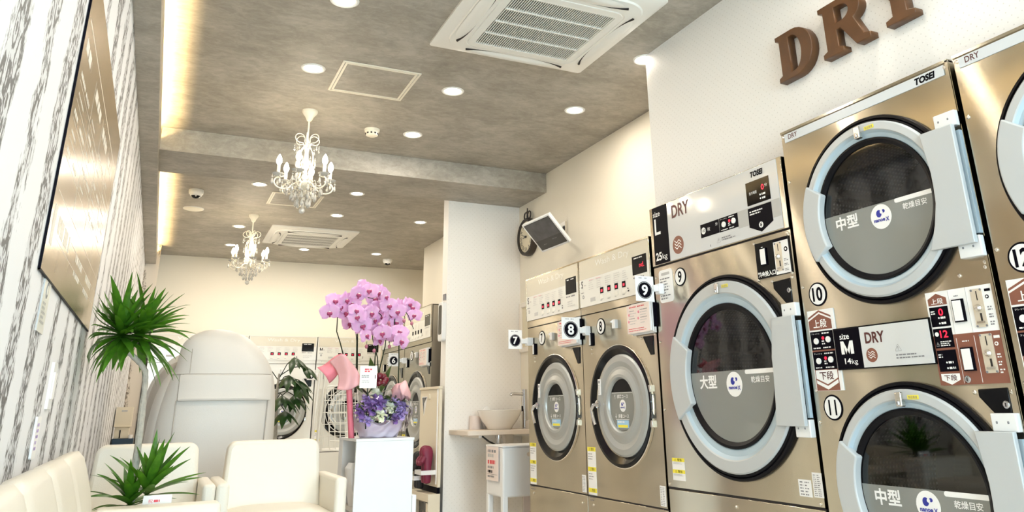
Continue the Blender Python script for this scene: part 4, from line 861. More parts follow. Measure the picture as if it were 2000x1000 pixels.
def washer(loc, rz, w, size, num, label, seed, H=1.695, steelm='steel', door_r=None, lit=4, disp='', sticker=True, scale=1.0):
    """washer-dryer: glossy control head, steel body, black dished bezel with grey porthole door, lower panel"""
    rnd = random.Random(seed)
    t = thing('washer_dryer', label, 'washer dryer', loc, rz, 'washer dryers')
    k = scale; d = 0.56
    zh = H - 0.285; zs = H - 0.328; zb = 0.383
    R = 0.312 * k if door_r is None else door_r
    cu, cz = w * 0.510, 0.855
    q = MB(); q.holed(0, w - 0.003, zb + 0.004, zs - 0.005, cu, cz, R * 0.80, 0, steelm)
    q.add([(0, 0, zb), (0, d, zb), (0, d, H), (0, 0, H)], [(0, 1, 2, 3)], steelm); q.add([(w - 0.003, 0, zb), (w - 0.003, d, zb), (w - 0.003, d, H), (w - 0.003, 0, H)], [(3, 2, 1, 0)], steelm)
    q.add([(0, d, zb), (0, d, H), (w - 0.003, d, H), (w - 0.003, d, zb)], [(0, 1, 2, 3)], 'steel_cool'); q.rect(0, w - 0.003, H - 0.008, H, -0.012, d, steelm)
    q.rect(0.001, w - 0.004, zs - 0.006, H - 0.008, 0.006, 0.02, 'seam_dark'); q.build('body', t)
    q = MB(); q.rect(0, w - 0.003, zs, zh, -0.004, 0.006, steelm); q.rect(0, 0.008, zh, H - 0.008, -0.012, 0.006, steelm); q.rect(w - 0.012, w - 0.003, zh, H - 0.008, -0.012, 0.006, steelm); q.build('head_frame', t, bevel=0.0015)
    q = MB(); q.rect(0.008, w - 0.012, zh, H - 0.008, -0.010, 0.002, 'panel_white'); zt = H - 0.122
    q.rect(0.009, w - 0.013, zt, H - 0.010, -0.0106, -0.009, 'panel_cream'); y = -0.0112
    q.text('Wash & Dry', 0.26 * w, 0.74 * w, H - 0.075, H - 0.030, y, 'faint_white', 0.0)
    q.rect(0.775 * w, 0.955 * w, H - 0.182, H - 0.083, y, -0.009, 'black_gloss'); q.bars(0.80 * w, 0.93 * w, H - 0.100, H - 0.090, 1, y - 0.0006, 'print_white', rnd, 2, 0.6)
    if disp: q.text(disp, 0.865 * w, 0.925 * w, H - 0.148, H - 0.122, y - 0.0006, 'led_red', 0.0)
    q.bars(0.78 * w, 0.95 * w, H - 0.205, H - 0.190, 1, y, 'ink_grey', rnd, 2, 0.5); q.bars(0.80 * w, 0.96 * w, H - 0.262, H - 0.222, 3, y, 'ink_pale', rnd, 1, 0.3)
    big_m(q, 0.035 * w, 0.080 * w, H - 0.168, H - 0.134, y, 'ink', 0.17) if size == 'M' else q.text(size, 0.035 * w, 0.062 * w, H - 0.172, H - 0.130, y, 'ink', 0.0); q.bars(0.085 * w, 0.12 * w, H - 0.165, H - 0.155, 1, y, 'ink_grey', rnd)
    for c in range(5): q.bars((0.15 + 0.123 * c) * w, (0.245 + 0.123 * c) * w, H - 0.195, H - 0.135, 5, y, 'ink_pale', rnd, 1, 0.28)
    q.bars(0.16 * w, 0.36 * w, H - 0.140, H - 0.132, 1, y, 'print_pink', rnd, 2, 0.3)
    for c in range(4):
        u = 0.32 * w + 0.103 * w * c; z = H - 0.212
        q.rect(u, u + 0.046 * w, z - 0.018, z + 0.016, y, -0.009, 'ink')
        if lit: q.rect(u + 0.012 * w, u + 0.034 * w, z - 0.010, z + 0.004, y - 0.0006, y, 'led_red')
        q.rrect(u, u + 0.046 * w, z - 0.050, z - 0.028, 0.004, y - 0.001, -0.009, 'faint_white'); q.bars(u, u + 0.046 * w, z - 0.060, z - 0.053, 1, y, 'ink_grey', rnd)
    q.rect(0.17 * w, 0.24 * w, H - 0.262, H - 0.240, y, -0.009, 'ink_pale'); q.disc(0.06 * w, H - 0.225, 0.011, y, -0.009, 'ink_grey', n=16); q.disc(0.06 * w, H - 0.225, 0.006, y - 0.0005, -0.009, 'panel_white', n=12); q.bars(0.03 * w, 0.10 * w, H - 0.205, H - 0.196, 1, y, 'ink_grey', rnd); q.bars(0.70 * w, 0.72 * w, H - 0.262, H - 0.235, 2, y, 'ink', rnd)
    q.build('control_panel', t)
    # bezel and door
    s = R / 0.312
    q = MB(); q.lathe_y(cu, cz, [(R + 0.004, 0), (R + 0.003, -0.006), (R - 0.001, -0.008)], 'bright_metal', 80); q.lathe_y(cu, cz, [(R, -0.004), (R - 0.004, -0.014), (R - 0.020, -0.016), (R * 0.70, 0.018), (R * 0.70, 0.04)], 'bezel_black', 80); q.build('door_bezel', t, True)
    dx, dz = cu + 0.040 * s, cz + 0.002; r = 0.258 * s
    q = MB(); q.lathe_y(dx, dz, [(r * 0.97, 0.012), (r, -0.002), (r, -0.016), (r * 0.965, -0.024), (r * 0.86, -0.027), (r * 0.80, -0.022), (r * 0.755, -0.019), (r * 0.70, -0.021), (r * 0.60, -0.030), (r * 0.545, -0.030), (r * 0.52, -0.022), (r * 0.50, -0.008)], 'silver_grey', 80); door = q.build('door', t, True)
    q = MB(); q.poly(arc(dx, dz, r * 0.51, 0, 2 * PI, 63)[:-1], -0.012, -0.008, 'black_gloss'); q.build('glass', door)
    q = MB(); g = r * 0.50; q.poly(arc(dx, dz, g, 0.52, 0.52 - 1.57 - 0.9 * 0 - (PI - 1.57 + 1.04), 48), -0.0135, -0.012, 'film_grey')
    y = -0.0145; q.rect(dx - 0.78 * g, dx + 0.78 * g, dz + 0.46 * g, dz + 0.475 * g, y, -0.013, 'print_white')
    q.text('\u6a19\u6e96\u30b3\u30fc\u30b9', dx - 0.40 * g, dx + 0.45 * g, dz + 0.24 * g, dz + 0.40 * g, y, 'print_white', 0.01); q.text('\u2191', dx - 0.62 * g, dx - 0.50 * g, dz + 0.22 * g, dz + 0.42 * g, y, 'print_white', 0.02)
    nanoe(q, dx + 0.02 * g, dz - 0.04 * g, 0.24 * g, y)
    q.text('\u591a\u91cf\u30b3\u30fc\u30b9', dx - 0.36 * g, dx + 0.45 * g, dz - 0.52 * g, dz - 0.36 * g, y, 'print_white', 0.01); q.text('\u2193', dx - 0.60 * g, dx - 0.48 * g, dz - 0.54 * g, dz - 0.34 * g, y, 'print_white', 0.02)
    q.rect(dx - 0.55 * g, dx + 0.45 * g, dz - 0.58 * g, dz - 0.565 * g, y, -0.013, 'print_white')
    q.rect(dx - 0.48 * g, dx + 0.42 * g, dz - 0.90 * g, dz - 0.60 * g, y, -0.013, 'paper_blue'); q.bars(dx - 0.42 * g, dx + 0.36 * g, dz - 0.72 * g, dz - 0.62 * g, 1, y - 0.0006, 'print_white', rnd)
    q.rect(dx - 0.40 * g, dx + 0.34 * g, dz - 0.88 * g, dz - 0.78 * g, y - 0.0005, -0.013, 'print_yellow'); q.build('film', door)
    # lever handle on the left, hinge knuckles on the right, sticker
    hx, hz = dx - r * 0.90, dz + 0.005
    q = MB(); q.lathe_y(hx, hz, [(0.020, -0.02), (0.020, -0.038), (0.012, -0.044), (0.0, -0.044)], 'chrome', 18)
    q.tube([(hx, -0.034, hz), (hx - 0.028, -0.042, hz - 0.004), (hx - 0.044, -0.046, hz - 0.030), (hx - 0.028, -0.046, hz - 0.075), (hx - 0.012, -0.044, hz - 0.108)], [0.009, 0.011, 0.011, 0.010, 0.009], 'chrome', 10); q.build('handle', door, True)
    q = MB()
    for e in range(5): q.box(dx + r - 0.006, dx + r + 0.014, -0.014, 0.006, dz + 0.075 - 0.042 * e - 0.017, dz + 0.075 - 0.042 * e + 0.017, 'bright_metal' if e in (0, 4) else 'dark_steel')
    q.build('hinge', door, bevel=0.002)
    a = 2.72; sx_, sz_ = dx + r * 0.90 * math.cos(a), dz + r * 0.90 * math.sin(a)
    q = MB(); q.rect(sx_ - 0.014, sx_ + 0.014, sz_ - 0.042, sz_ + 0.042, -0.0292, -0.026, 'paper'); q.rect(sx_ - 0.008, sx_ + 0.008, sz_ + 0.020, sz_ + 0.034, -0.0298, -0.028, 'ink_grey'); q.bars(sx_ - 0.009, sx_ + 0.009, sz_ - 0.036, sz_ + 0.012, 6, -0.0298, 'ink_pale', rnd); q.build('door_sticker', door)
    number_plate(t, num, w * 0.287, H - 0.412, 0.046)
    q = MB(); q.rrect(w * 0.118, w * 0.165, H - 0.512, H - 0.440, 0.003, -0.010, 0, 'ink'); q.rrect(w * 0.123, w * 0.145, H - 0.508, H - 0.444, 0.003, -0.0115, -0.009, 'print_white'); q.build('indicator_lamp', t)
    q = MB(); q.rrect(w * 0.485, w * 0.525, H - 0.440, H - 0.392, 0.004, -0.022, 0, 'white_plastic'); q.rect(w * 0.480, w * 0.498, H - 0.408, H - 0.398, -0.030, -0.02, 'white_plastic'); q.build('hook', t, bevel=0.003)
    coin_return(t, [(w * 0.835, H - 0.505), (w * 0.962, H - 0.507), (w * 0.958, H - 0.601), (w * 0.918, H - 0.601)], 0, 0)
    q = MB(); q.rect(0, w - 0.003, 0.10, zb - 0.004, 0, d, steelm); q.build('base_panel', t, bevel=0.002)
    q = MB(); q.rect(0, w - 0.003, zb - 0.005, zb + 0.005, 0.004, 0.02, 'seam_dark'); q.rect(0.02, w - 0.02, 0, 0.10, 0.03, 0.5, 'seam_dark'); q.build('seam', t)
    screws(t, [(0.06, zb - 0.045), (w - 0.06, zb - 0.045), (0.06, zh - 0.018), (0.06 + w * 0.6, zh - 0.018), (w * 0.815, H - 0.512), (w * 0.978, H - 0.500), (w * 0.14, H - 0.530), (w * 0.14, H - 0.555)], 0.006)
    if sticker: warnings(t, w * 0.018, w * 0.135, zb + 0.006, zb + 0.252, rnd, (0.0, 0.42, 0.86))
    spec_sticker(t, w * 0.925, w * 0.985, zb + 0.012, zb + 0.102, rnd)
    return t
washer((RFACE, 4.849, 0), -PI / 2, 0.766, 'S', '7', 'steel washer dryer numbered 7, beside the washbasin', 21, disp='')
washer((RFACE, 4.079, 0), -PI / 2, 0.776, 'S', '8', 'steel washer dryer numbered 8 with a red lit display, beside the large dryer', 22, disp='nd.')
# rear row, facing the shop front, and the side row behind the column
washer((-0.125, 10.13, 0), 0, 1.07, 'L', '2', 'wide washer dryer mostly hidden behind the big massage chair', 23, H=1.745, steelm='panel_white', door_r=0.36)
washer((0.955, 10.13, 0), 0, 0.81, 'M', '3', 'washer dryer behind the dark leafy plant at the rear wall', 24, H=1.745, steelm='panel_white', door_r=0.325, disp='')
washer((1.775, 10.13, 0), 0, 0.81, 'M', '4', 'washer dryer behind the wire cart and orchids at the rear wall', 25, H=1.745, steelm='panel_white', door_r=0.325, disp='')
washer((2.14, 7.46, 0), -PI / 2, 0.84, 'M', '6', 'grey washer dryer numbered 6 facing the aisle behind the white column', 26, H=1.745, steelm='steel_cool', door_r=0.33, lit=0)
washer((2.14, 8.31, 0), -PI / 2, 0.84, 'M', '5', 'grey washer dryer behind the orchids, farther along from machine 6', 27, H=1.745, steelm='steel_cool', door_r=0.33, lit=0)

# number flags standing out from the machines on white holders, and leaflets hung on the fronts
def flag(n, y, x0, x1, z0, z1, xm, zc, label, lean=0.0):
    t = thing('number_flag', label, 'sign', (0, y, 0), 0, 'number flags on the machines'); rnd = random.Random(int(n) + 40)
    q = MB(); w = x1 - x0; h = z1 - z0; xc = x0 + w * 0.5; zz = z0 + h * 0.44
    q.rect(x0, x1, z0, z1, -0.001, 0.001, 'paper'); q.disc(xc, zz, w * 0.40, -0.0016, -0.001, 'ink'); q.annulus(xc, zz, w * 0.355, w * 0.375, -0.0019, 'ink_pale', 32)
    q.text(n, xc - w * 0.17, xc + w * 0.17, zz - w * 0.25, zz + w * 0.25, -0.0022, 'print_white', 0.03); q.bars(x0 + 0.2 * w, x1 - 0.2 * w, z1 - 0.11 * h, z1 - 0.05 * h, 1, -0.0016, 'ink_grey', rnd, 2, 0.6)
    q.build('card', t)
    q = MB(); q.rrect(x1 - 0.008, x1 + (xm - x1) * 0.45, zc - 0.016, zc + 0.016, 0.005, -0.012, 0.012, 'white_plastic'); q.rrect(x1 + (xm - x1) * 0.40, xm - 0.003, zc - 0.028, zc + 0.024, 0.005, -0.018, 0.018, 'white_plastic'); q.build('holder', t, bevel=0.002)
flag('7', 4.775, 2.072, 2.170, 1.222, 1.345, RFACE, 1.272, 'number 7 card flag beside the washbasin')
flag('8', 3.990, 2.066, 2.184, 1.220, 1.344, RFACE, 1.272, 'number 8 card flag sticking out between machines 7 and 8')
flag('9', 3.225, 2.088, 2.196, 1.342, 1.466, RFACE, 1.408, 'number 9 card flag sticking out before the large dryer')
flag('6', 7.38, 1.96, 2.06, 1.245, 1.365, 2.14, 1.30, 'number 6 card flag far back among the orchids')
flag('4', 10.06, 1.66, 1.76, 1.22, 1.34, 1.80, 1.28, 'number 4 card flag low behind the orchid leaves at the rear machines')
def leaflets(Y, z0, z1, label, x, w=0.245):
    t = thing('leaflet_pad', label, 'leaflet pad', (x, Y, 0), -PI / 2, 'leaflet pads hung on the machines'); rnd = random.Random(int(Y * 100))
    q = MB()
    for i in range(3): q.rect(0.002 + 0.006 * i, w + 0.004 * i, z0 + 0.003 - 0.006 * i, z1 + 0.004 * i, -0.034 + 0.010 * i, -0.026 + 0.010 * i, 'paper')
    q.build('sheets', t)
    q = MB(); q.rect(0, w - 0.004, z0, z1, -0.0355, -0.034, 'paper_pink'); y = -0.0362; h = z1 - z0
    q.bars(0.12 * w, 0.85 * w, z1 - 0.12 * h, z1 - 0.05 * h, 1, y, 'print_red', rnd, 2, 0.6)
    for c in (0.06, 0.54):
        for r_ in range(6): q.bars(w * (c + 0.05), w * (c + 0.40), z1 - h * (0.24 + 0.09 * r_), z1 - h * (0.19 + 0.09 * r_), 1, y, 'ink_grey' if r_ % 3 == 0 else 'ink_pale', rnd, 1, 0.5)
    for u, z in ((0.08, 0.42), (0.52, 0.72), (0.50, 0.50), (0.10, 0.66)): q.disc(w * u, z0 + h * z, 0.007, y, -0.035, 'print_pink', n=12)
    q.bars(0.06 * w, 0.94 * w, z0 + 0.05 * h, z0 + 0.19 * h, 2, y, 'print_red', rnd, 1, 0.3); q.build('cover_sheet', t)
    q = MB(); q.rect(w - 0.02, w + 0.012, z0 + 0.02, z1 - 0.005, -0.018, 0, 'ink'); q.build('holder', t)
leaflets(3.519, V(1.358), V(1.504), 'leaflet pad hung on machine 8 under its display', RFACE, 0.218)
leaflets(4.335, V(1.358), V(1.504), 'leaflet pad hung on machine 7, half covered by the number 8 flag', RFACE)
leaflets(6.87, 1.22, 1.362, 'pale leaflet pad on machine 6 by the column', 2.14, 0.215)

# ------------------------------------------------------------------ wooden letters on the boxed-out wall
def glyph(name, letter, outlines, y_left, z0, w, h, label):
    cu = bpy.data.curves.new(name, 'CURVE'); cu.dimensions = '2D'; cu.fill_mode = 'BOTH'; cu.extrude = 0.019; cu.bevel_depth = 0.003; cu.bevel_resolution = 1
    for pts in outlines:
        sp = cu.splines.new('POLY'); sp.points.add(len(pts) - 1); sp.use_cyclic_u = True
        for p, (x, y) in zip(sp.points, pts): p.co = (x * w, y * h, 0, 1)
    tmp = bpy.data.objects.new('tmp', cu); COL.objects.link(tmp)
    me = bpy.data.meshes.new_from_object(tmp.evaluated_get(bpy.context.evaluated_depsgraph_get())); bpy.data.objects.remove(tmp)
    me.materials.clear(); me.materials.append(MATS['wood_letter'])
    o = bpy.data.objects.new(name, me); COL.objects.link(o)
    # curve x -> wall left to right (-y), curve y -> up, curve z -> out of the wall (-x)
    o.matrix_world = Matrix(((0, 0, -1, 2.336 - 0.0225), (-1, 0, 0, y_left), (0, 1, 0, z0), (0, 0, 0, 1)))
    return tag(o, label, 'letter', 'wooden wall letters')
def bow(cx, cy, rx, ry, a0, a1, n=14): return [(cx + rx * math.cos(math.radians(a0 + (a1 - a0) * i / n)), cy + ry * math.sin(math.radians(a0 + (a1 - a0) * i / n))) for i in range(n + 1)]
Dg = [[(0, 0), (0, .07), (.10, .11), (.10, .89), (0, .93), (0, 1)] + bow(.48, .5, .50, .5, 90, -90) , [(.34, .10), (.34, .90), (.44, .90)] + bow(.44, .5, .26, .40, 75, -75) + [(.44, .10)]]
Rg = [[(0, 0), (0, .07), (.10, .11), (.10, .89), (0, .93), (0, 1), (.48, 1)] + bow(.48, .735, .40, .265, 80, -55, 10) + [(.88, .115), (1.0, .08), (1.0, 0), (.72, 0), (.44, .455), (.33, .455), (.33, .11), (.43, .07), (.43, 0)], [(.33, .56), (.33, .90), (.44, .90)] + bow(.44, .73, .22, .17, 75, -75, 8) + [(.44, .56)]]
Yg = [[(.26, 0), (.26, .07), (.39, .11), (.39, .42), (.07, .90), (-.02, .93), (-.02, 1), (.42, 1), (.42, .93), (.34, .90), (.53, .58), (.70, .90), (.62, .93), (.62, 1), (1.02, 1), (1.02, .93), (.93, .90), (.62, .42), (.62, .11), (.75, .07), (.75, 0)]]
zl = 2.172
glyph('wooden_letter', 'D', Dg, 2.292, zl, 0.204, 0.212, 'brown wooden letter D on the white wall')
glyph('wooden_letter', 'R', Rg, 2.036, zl, 0.232, 0.222, 'brown wooden letter R on the white wall')
glyph('wooden_letter', 'Y', Yg, 1.790, zl, 0.246, 0.222, 'brown wooden letter Y cut off by the top edge')

# ------------------------------------------------------------------ guide board and notices on the left wall (viewer faces -x: x to the right is +y)
bd = thing('guide_board', 'large bronze coloured guide board with white print on the patterned left wall', 'board', (XL + 0.006, 2.214, 1.197), PI / 2)
bw, bh = 1.652, 0.861
q = MB(); q.rect(0, bw, 0, bh, -0.0005, 0.0045, 'board_bronze', 'seam_dark'); q.build('panel', bd)
q = MB(); rnd = random.Random(3); y = -0.0008
q.rect(0.05, bw - 0.05, bh - 0.155, bh - 0.150, y, -0.0004, 'board_print')
for c in range(4):
    u0 = 0.06 + 0.39 * c
    q.bars(u0, u0 + 0.30, bh - 0.25, bh - 0.19, 1, y, 'board_print', rnd, 1, 0.6)
    for r_ in range(5):
        z = bh - 0.30 - 0.055 * r_
        if (r_ + c) % 2 == 0: q.bars(u0, u0 + 0.33, z - 0.020, z, 1, y, 'board_print', rnd, 2, 0.7)
        else: q.bars(u0 + 0.02, u0 + 0.20, z - 0.014, z, 1, y, 'board_print', rnd, 1, 0.6)
        q.rect(u0, u0 + 0.35, z - 0.032, z - 0.0305, y, -0.0004, 'board_print')
    q.rect(u0 + 0.36, u0 + 0.3615, 0.22, bh - 0.19, y, -0.0004, 'board_print')
for r_ in range(3): q.rect(0.06, bw - 0.06, 0.215 - 0.055 * r_, 0.2165 - 0.055 * r_, y, -0.0004, 'board_print')
q.bars(0.16, 0.62, 0.115, 0.175, 1, y, 'board_print', rnd, 1, 0.8); q.bars(0.70, 1.55, 0.13, 0.165, 1, y, 'board_print', rnd, 2, 0.7); q.bars(0.70, 1.50, 0.085, 0.115, 1, y, 'board_print', rnd, 2, 0.6); q.bars(0.05, 0.12, 0.06, 0.19, 1, y, 'board_print', rnd, 1, 0.8)
o = q.build('print', bd)
bars_ = MB(); bars_.rect(-0.004, 0, -0.004, bh + 0.004, -0.001, 0.0045, 'ink'); bars_.rect(-0.004, bw + 0.004, -0.004, 0, -0.001, 0.0045, 'ink'); bars_.build('edge', bd)
t = thing('wall_notice', 'narrow pale notice on the wallpaper under the near end of the guide board', 'notice', (XL, 2.36, 1.06), PI / 2)
q = MB(); q.rect(0, 0.13, 0, 0.155, -0.004, 0, 'faint_white', 'ink_pale'); q.disc(0.065, 0.110, 0.022, -0.0048, -0.004, 'ink_grey', n=18); q.disc(0.065, 0.110, 0.013, -0.0052, -0.004, 'faint_white', n=14); q.bars(0.02, 0.11, 0.02, 0.08, 5, -0.0048, 'ink_pale', random.Random(4)); q.build('card', t)
t = thing('wall_switch', 'tall white switch plate low on the patterned left wall', 'switch', (XL, 2.86, 0.80), PI / 2)
q = MB(); q.rrect(0, 0.10, 0.07, 0.21, 0.008, -0.008, 0, 'white_plastic'); q.rrect(0.02, 0.08, 0.10, 0.18, 0.004, -0.012, -0.006, 'paper'); q.build('plate', t, bevel=0.002)
t = thing('wall_outlet', 'grey printed outlet plate under the white switch on the left wall', 'outlet', (XL, 2.70, 0.735), PI / 2)
q = MB(); q.rrect(0, 0.09, 0, 0.115, 0.006, -0.006, 0, 'paper'); q.bars(0.02, 0.07, 0.02, 0.10, 5, -0.0068, 'petal_lilac', random.Random(5)); q.build('plate', t)

# ------------------------------------------------------------------ seating
def cushion(x0, x1, y0, y1, z0, z1, m, r=0.03, puff=0.0, nseg=4):
    """rounded block"""
    q = MB(); q.box(x0, x1, y0, y1, z0, z1, m); return q
# sofa along the left wall: back of separate padded sections, arm across its far end
t = thing('sofa', 'long cream leather sofa with a sectioned padded back along the patterned wall', 'sofa', (XL + 0.006, 3.60, 0))
def sofa_section(y0, y1, nm):
    prof = [(0.012, 0.30), (0.012, 0.60), (0.016, 0.690), (0.030, 0.722), (0.060, 0.724), (0.082, 0.700), (0.098, 0.655), (0.118, 0.590), (0.132, 0.530), (0.145, 0.44), (0.15, 0.30)]
    q = MB(); n = 12; k = len(prof); vs = []
    for i in range(n + 1):
        v = i / n; e = max(0.0, abs(2 * v - 1) - 0.78) / 0.22; s = 1 - 0.10 * e ** 2.2
        for x, z in prof:
            vs.append((0.012 + (x - 0.012) * (s if z > 0.31 else 1), y0 + (y1 - y0) * v, 0.30 + (z - 0.30) * (1 - 0.020 * e ** 2.2)))
    fs = [(i * k + j, i * k + j + 1, (i + 1) * k + j + 1, (i + 1) * k + j) for i in range(n) for j in range(k - 1)] + [tuple(range(k))[::-1], tuple(n * k + j for j in range(k))]
    q.add(vs, fs, 'leather_cream'); return q.build(nm, t, True, angle=70)
for i, (a, c) in enumerate(((-0.60, 0.0), (-1.10, -0.606), (-1.60, -1.106), (-2.10, -1.606), (-2.60, -2.106))):
    sofa_section(a, c, 'back_cushion')
    q = MB(); q.box(0.15, 0.56, a + 0.003, c - 0.003, 0.22, 0.41, 'leather_cream'); q.build('seat_cushion', t, bevel=0.035, seg=3)
q = MB(); q.box(0.0, 0.55, -2.62, 0.0, 0.06, 0.22, 'leather_cream'); q.build('base', t, bevel=0.012)
q = MB(); q.box(0.146, 0.580, -0.14, 0.0, 0.06, 0.520, 'leather_cream'); q.build('arm', t, bevel=0.016, seg=3)
for x, y in ((0.04, -2.55), (0.50, -2.55), (0.04, -0.06), (0.50, -0.06)): q = MB(); q.lathe_z(x, y, [(0, 0), (0.022, 0), (0.026, 0.06), (0, 0.06)], 'rubber_foot', 14); q.build('foot', t)

def armchair(x, y, rz, label):
    t = thing('armchair', label, 'armchair', (x, y, 0), rz, 'cream leather armchairs')
    # back: slightly wider at the bottom, rounded upper corners, leaning back
    q = MB(); pts = []
    for cx, cz, a in ((0.180, 0.668, 0), (-0.180, 0.668, PI / 2)): pts += [(cx + 0.045 * math.cos(a + PI / 2 * i / 6), cz + 0.047 * math.sin(a + PI / 2 * i / 6)) for i in range(7)]
    pts = [(0.245, 0.28)] + pts + [(-0.245, 0.28)]
    q.poly(pts, 0.40, 0.50, 'leather_cream'); o = q.build('backrest', t, bevel=0.018, seg=3)
    for v in o.data.vertices: v.co.y += 0.10 * (v.co.z - 0.42) - 0.02
    for s in (-1, 1):
        q = MB(); q.box(s * 0.262 - 0.028, s * 0.262 + 0.028, 0.0, 0.50, 0.07, 0.552, 'leather_cream'); q.build('arm', t, bevel=0.016, seg=3)
    q = MB(); n = 10; vs = []
    for i in range(n + 1):
        for j in range(n + 1):
            u, v = -1 + 2 * i / n, -1 + 2 * j / n; vs.append((0.232 * u, 0.21 + 0.215 * v, 0.400 + 0.030 * (1 - u ** 4) * (1 - v ** 4)))
    q.add(vs, [(i * (n + 1) + j, (i + 1) * (n + 1) + j, (i + 1) * (n + 1) + j + 1, i * (n + 1) + j + 1) for i in range(n) for j in range(n)], 'leather_cream'); q.box(-0.232, 0.232, -0.005, 0.425, 0.28, 0.4005, 'leather_cream'); q.build('seat', t, True)
    q = MB(); q.box(-0.232, 0.232, 0.01, 0.47, 0.08, 0.28, 'leather_cream'); q.build('frame', t, bevel=0.008)
    for sx in (-0.25, 0.25):
        for sy in (0.04, 0.46): q = MB(); q.lathe_z(sx, sy, [(0, 0), (0.018, 0), (0.022, 0.075), (0, 0.075)], 'rubber_foot', 12); q.build('leg', t)
    return t
armchair(0.006, 3.95, 0.0, 'cream leather armchair behind the tall plant, the left one of two')
armchair(0.588, 3.95, 0.0, 'cream leather armchair in front of the white pedestal, the right one of two')

# massage chair seen from behind
t = thing('massage_chair', 'big pale massage chair turned away, with a rounded high back', 'massage chair', (0.375, 5.78, 0))
rows = []
for z, xl, xr, d in ((0.10, -0.36, 0.36, 0.26), (0.30, -0.375, 0.385, 0.28), (0.70, -0.372, 0.390, 0.28), (0.92, -0.345, 0.382, 0.275), (1.06, -0.30, 0.362, 0.265), (1.15, -0.270, 0.332, 0.25), (1.22, -0.262, 0.285, 0.232), (1.28, -0.258, 0.235, 0.21), (1.325, -0.230, 0.190, 0.185), (1.362, -0.185, 0.130, 0.15), (1.388, -0.125, 0.060, 0.105), (1.398, -0.060, 0.0, 0.06)):
    rows.append((z, (xl + xr) / 2, 0.05, (xr - xl) / 2, d))
q = loft(rows, 'leather_grey', 40, 3.0); q.build('back_shell', t, True, subsurf=1)
# side wing wrapping round the left shoulder
q = loft([(0.20, -0.30, 0.20, 0.12, 0.30), (0.70, -0.29, 0.20, 0.125, 0.30), (0.92, -0.275, 0.20, 0.115, 0.28), (1.04, -0.258, 0.20, 0.098, 0.24), (1.11, -0.238, 0.20, 0.076, 0.18), (1.145, -0.220, 0.20, 0.040, 0.10)], 'leather_grey', 28, 2.6); q.build('shoulder_wing', t, True, subsurf=1)
q = loft([(0.25, -0.31, 0.30, 0.12, 0.22), (0.80, -0.31, 0.30, 0.125, 0.22), (1.00, -0.300, 0.30, 0.115, 0.21), (1.10, -0.272, 0.30, 0.105, 0.19), (1.165, -0.240, 0.30, 0.085, 0.15), (1.20, -0.220, 0.30, 0.045, 0.08)], 'leather_shade_piping', 24, 2.4); q.build('wing_recess_shade', t, True, subsurf=1)  # dark body that paints in the shadowed recess between the wings
q = loft([(0.25, -0.33, 0.42, 0.125, 0.20), (0.80, -0.34, 0.42, 0.125, 0.20), (1.00, -0.318, 0.42, 0.12, 0.19), (1.12, -0.275, 0.42, 0.115, 0.17), (1.20, -0.232, 0.42, 0.10, 0.14), (1.26, -0.20, 0.42, 0.055, 0.08)], 'leather_grey', 24, 2.4); q.build('outer_wing', t, True, subsurf=1)
q = loft([(0.10, 0.36, 0.34, 0.10, 0.36), (0.55, 0.38, 0.34, 0.10, 0.36), (0.66, 0.38, 0.34, 0.08, 0.33)], 'leather_grey', 24, 3.2); q.build('arm', t, True, subsurf=1)
q = loft([(0.10, -0.34, 0.34, 0.10, 0.36), (0.55, -0.36, 0.34, 0.10, 0.36), (0.66, -0.36, 0.34, 0.08, 0.33)], 'leather_grey', 24, 3.2); q.build('arm', t, True, subsurf=1)
# flap across the back with a rolled lower hem, piping and panel seams
def back_y(x, z):                                   # outer face of the back shell
    zs = [(r[0], r[1], r[3], r[4]) for r in rows]
    for a, c in zip(zs, zs[1:]):
        if a[0] <= z <= c[0]:
            f = (z - a[0]) / (c[0] - a[0]); cx, w, d = (a[i] + (c[i] - a[i]) * f for i in (1, 2, 3)); k = min(0.98, abs(x - cx) / w)
            return 0.05 - d * (1 - k ** 3.0) ** (1 / 3.0)
    return -0.2
q = MB(); n = 16; vs = []
prof = [(1.092, 0.002), (1.085, 0.010), (1.05, 0.012), (1.00, 0.013), (0.96, 0.018), (0.940, 0.024), (0.930, 0.020), (0.927, 0.008), (0.932, -0.002)]
for i in range(n + 1):
    x = -0.243 + 0.566 * i / n
    for z, o_ in prof: vs.append((x, back_y(x, z) - o_, z))
k = len(prof)
q.add(vs, [(i * k + j, (i + 1) * k + j, (i + 1) * k + j + 1, i * k + j + 1) for i in range(n) for j in range(k - 1)] + [tuple(range(k)), tuple(n * k + j for j in range(k))[::-1]], 'leather_grey'); q.build('back_flap', t, True)
q = MB()
for xs in (-0.250, 0.300): q.tube([(xs + (0.0 if xs < 0 else 0.02 * (z - 0.5)), back_y(xs, z) - 0.001, z) for z in [0.35 + 0.058 * i for i in range(11)]], 0.0035, 'leather_shade_piping', 6)
q.tube([(x, back_y(x, 1.094) - 0.001, 1.094) for x in [-0.29 + 0.032 * i for i in range(20)]], 0.0025, 'leather_shade_piping', 6)
q.tube([(-0.243, back_y(-0.243, z) - 0.004, z) for z in (0.93, 0.98, 1.03, 1.09)], 0.0035, 'leather_shade_piping', 6)
q.tube([(-0.19 - 0.0 * i, back_y(-0.19, z) - 0.001, z) for i, z in enumerate((1.10, 1.14, 1.18, 1.22, 1.255))], 0.0022, 'leather_shade_piping', 6); q.build('piping', t, True)

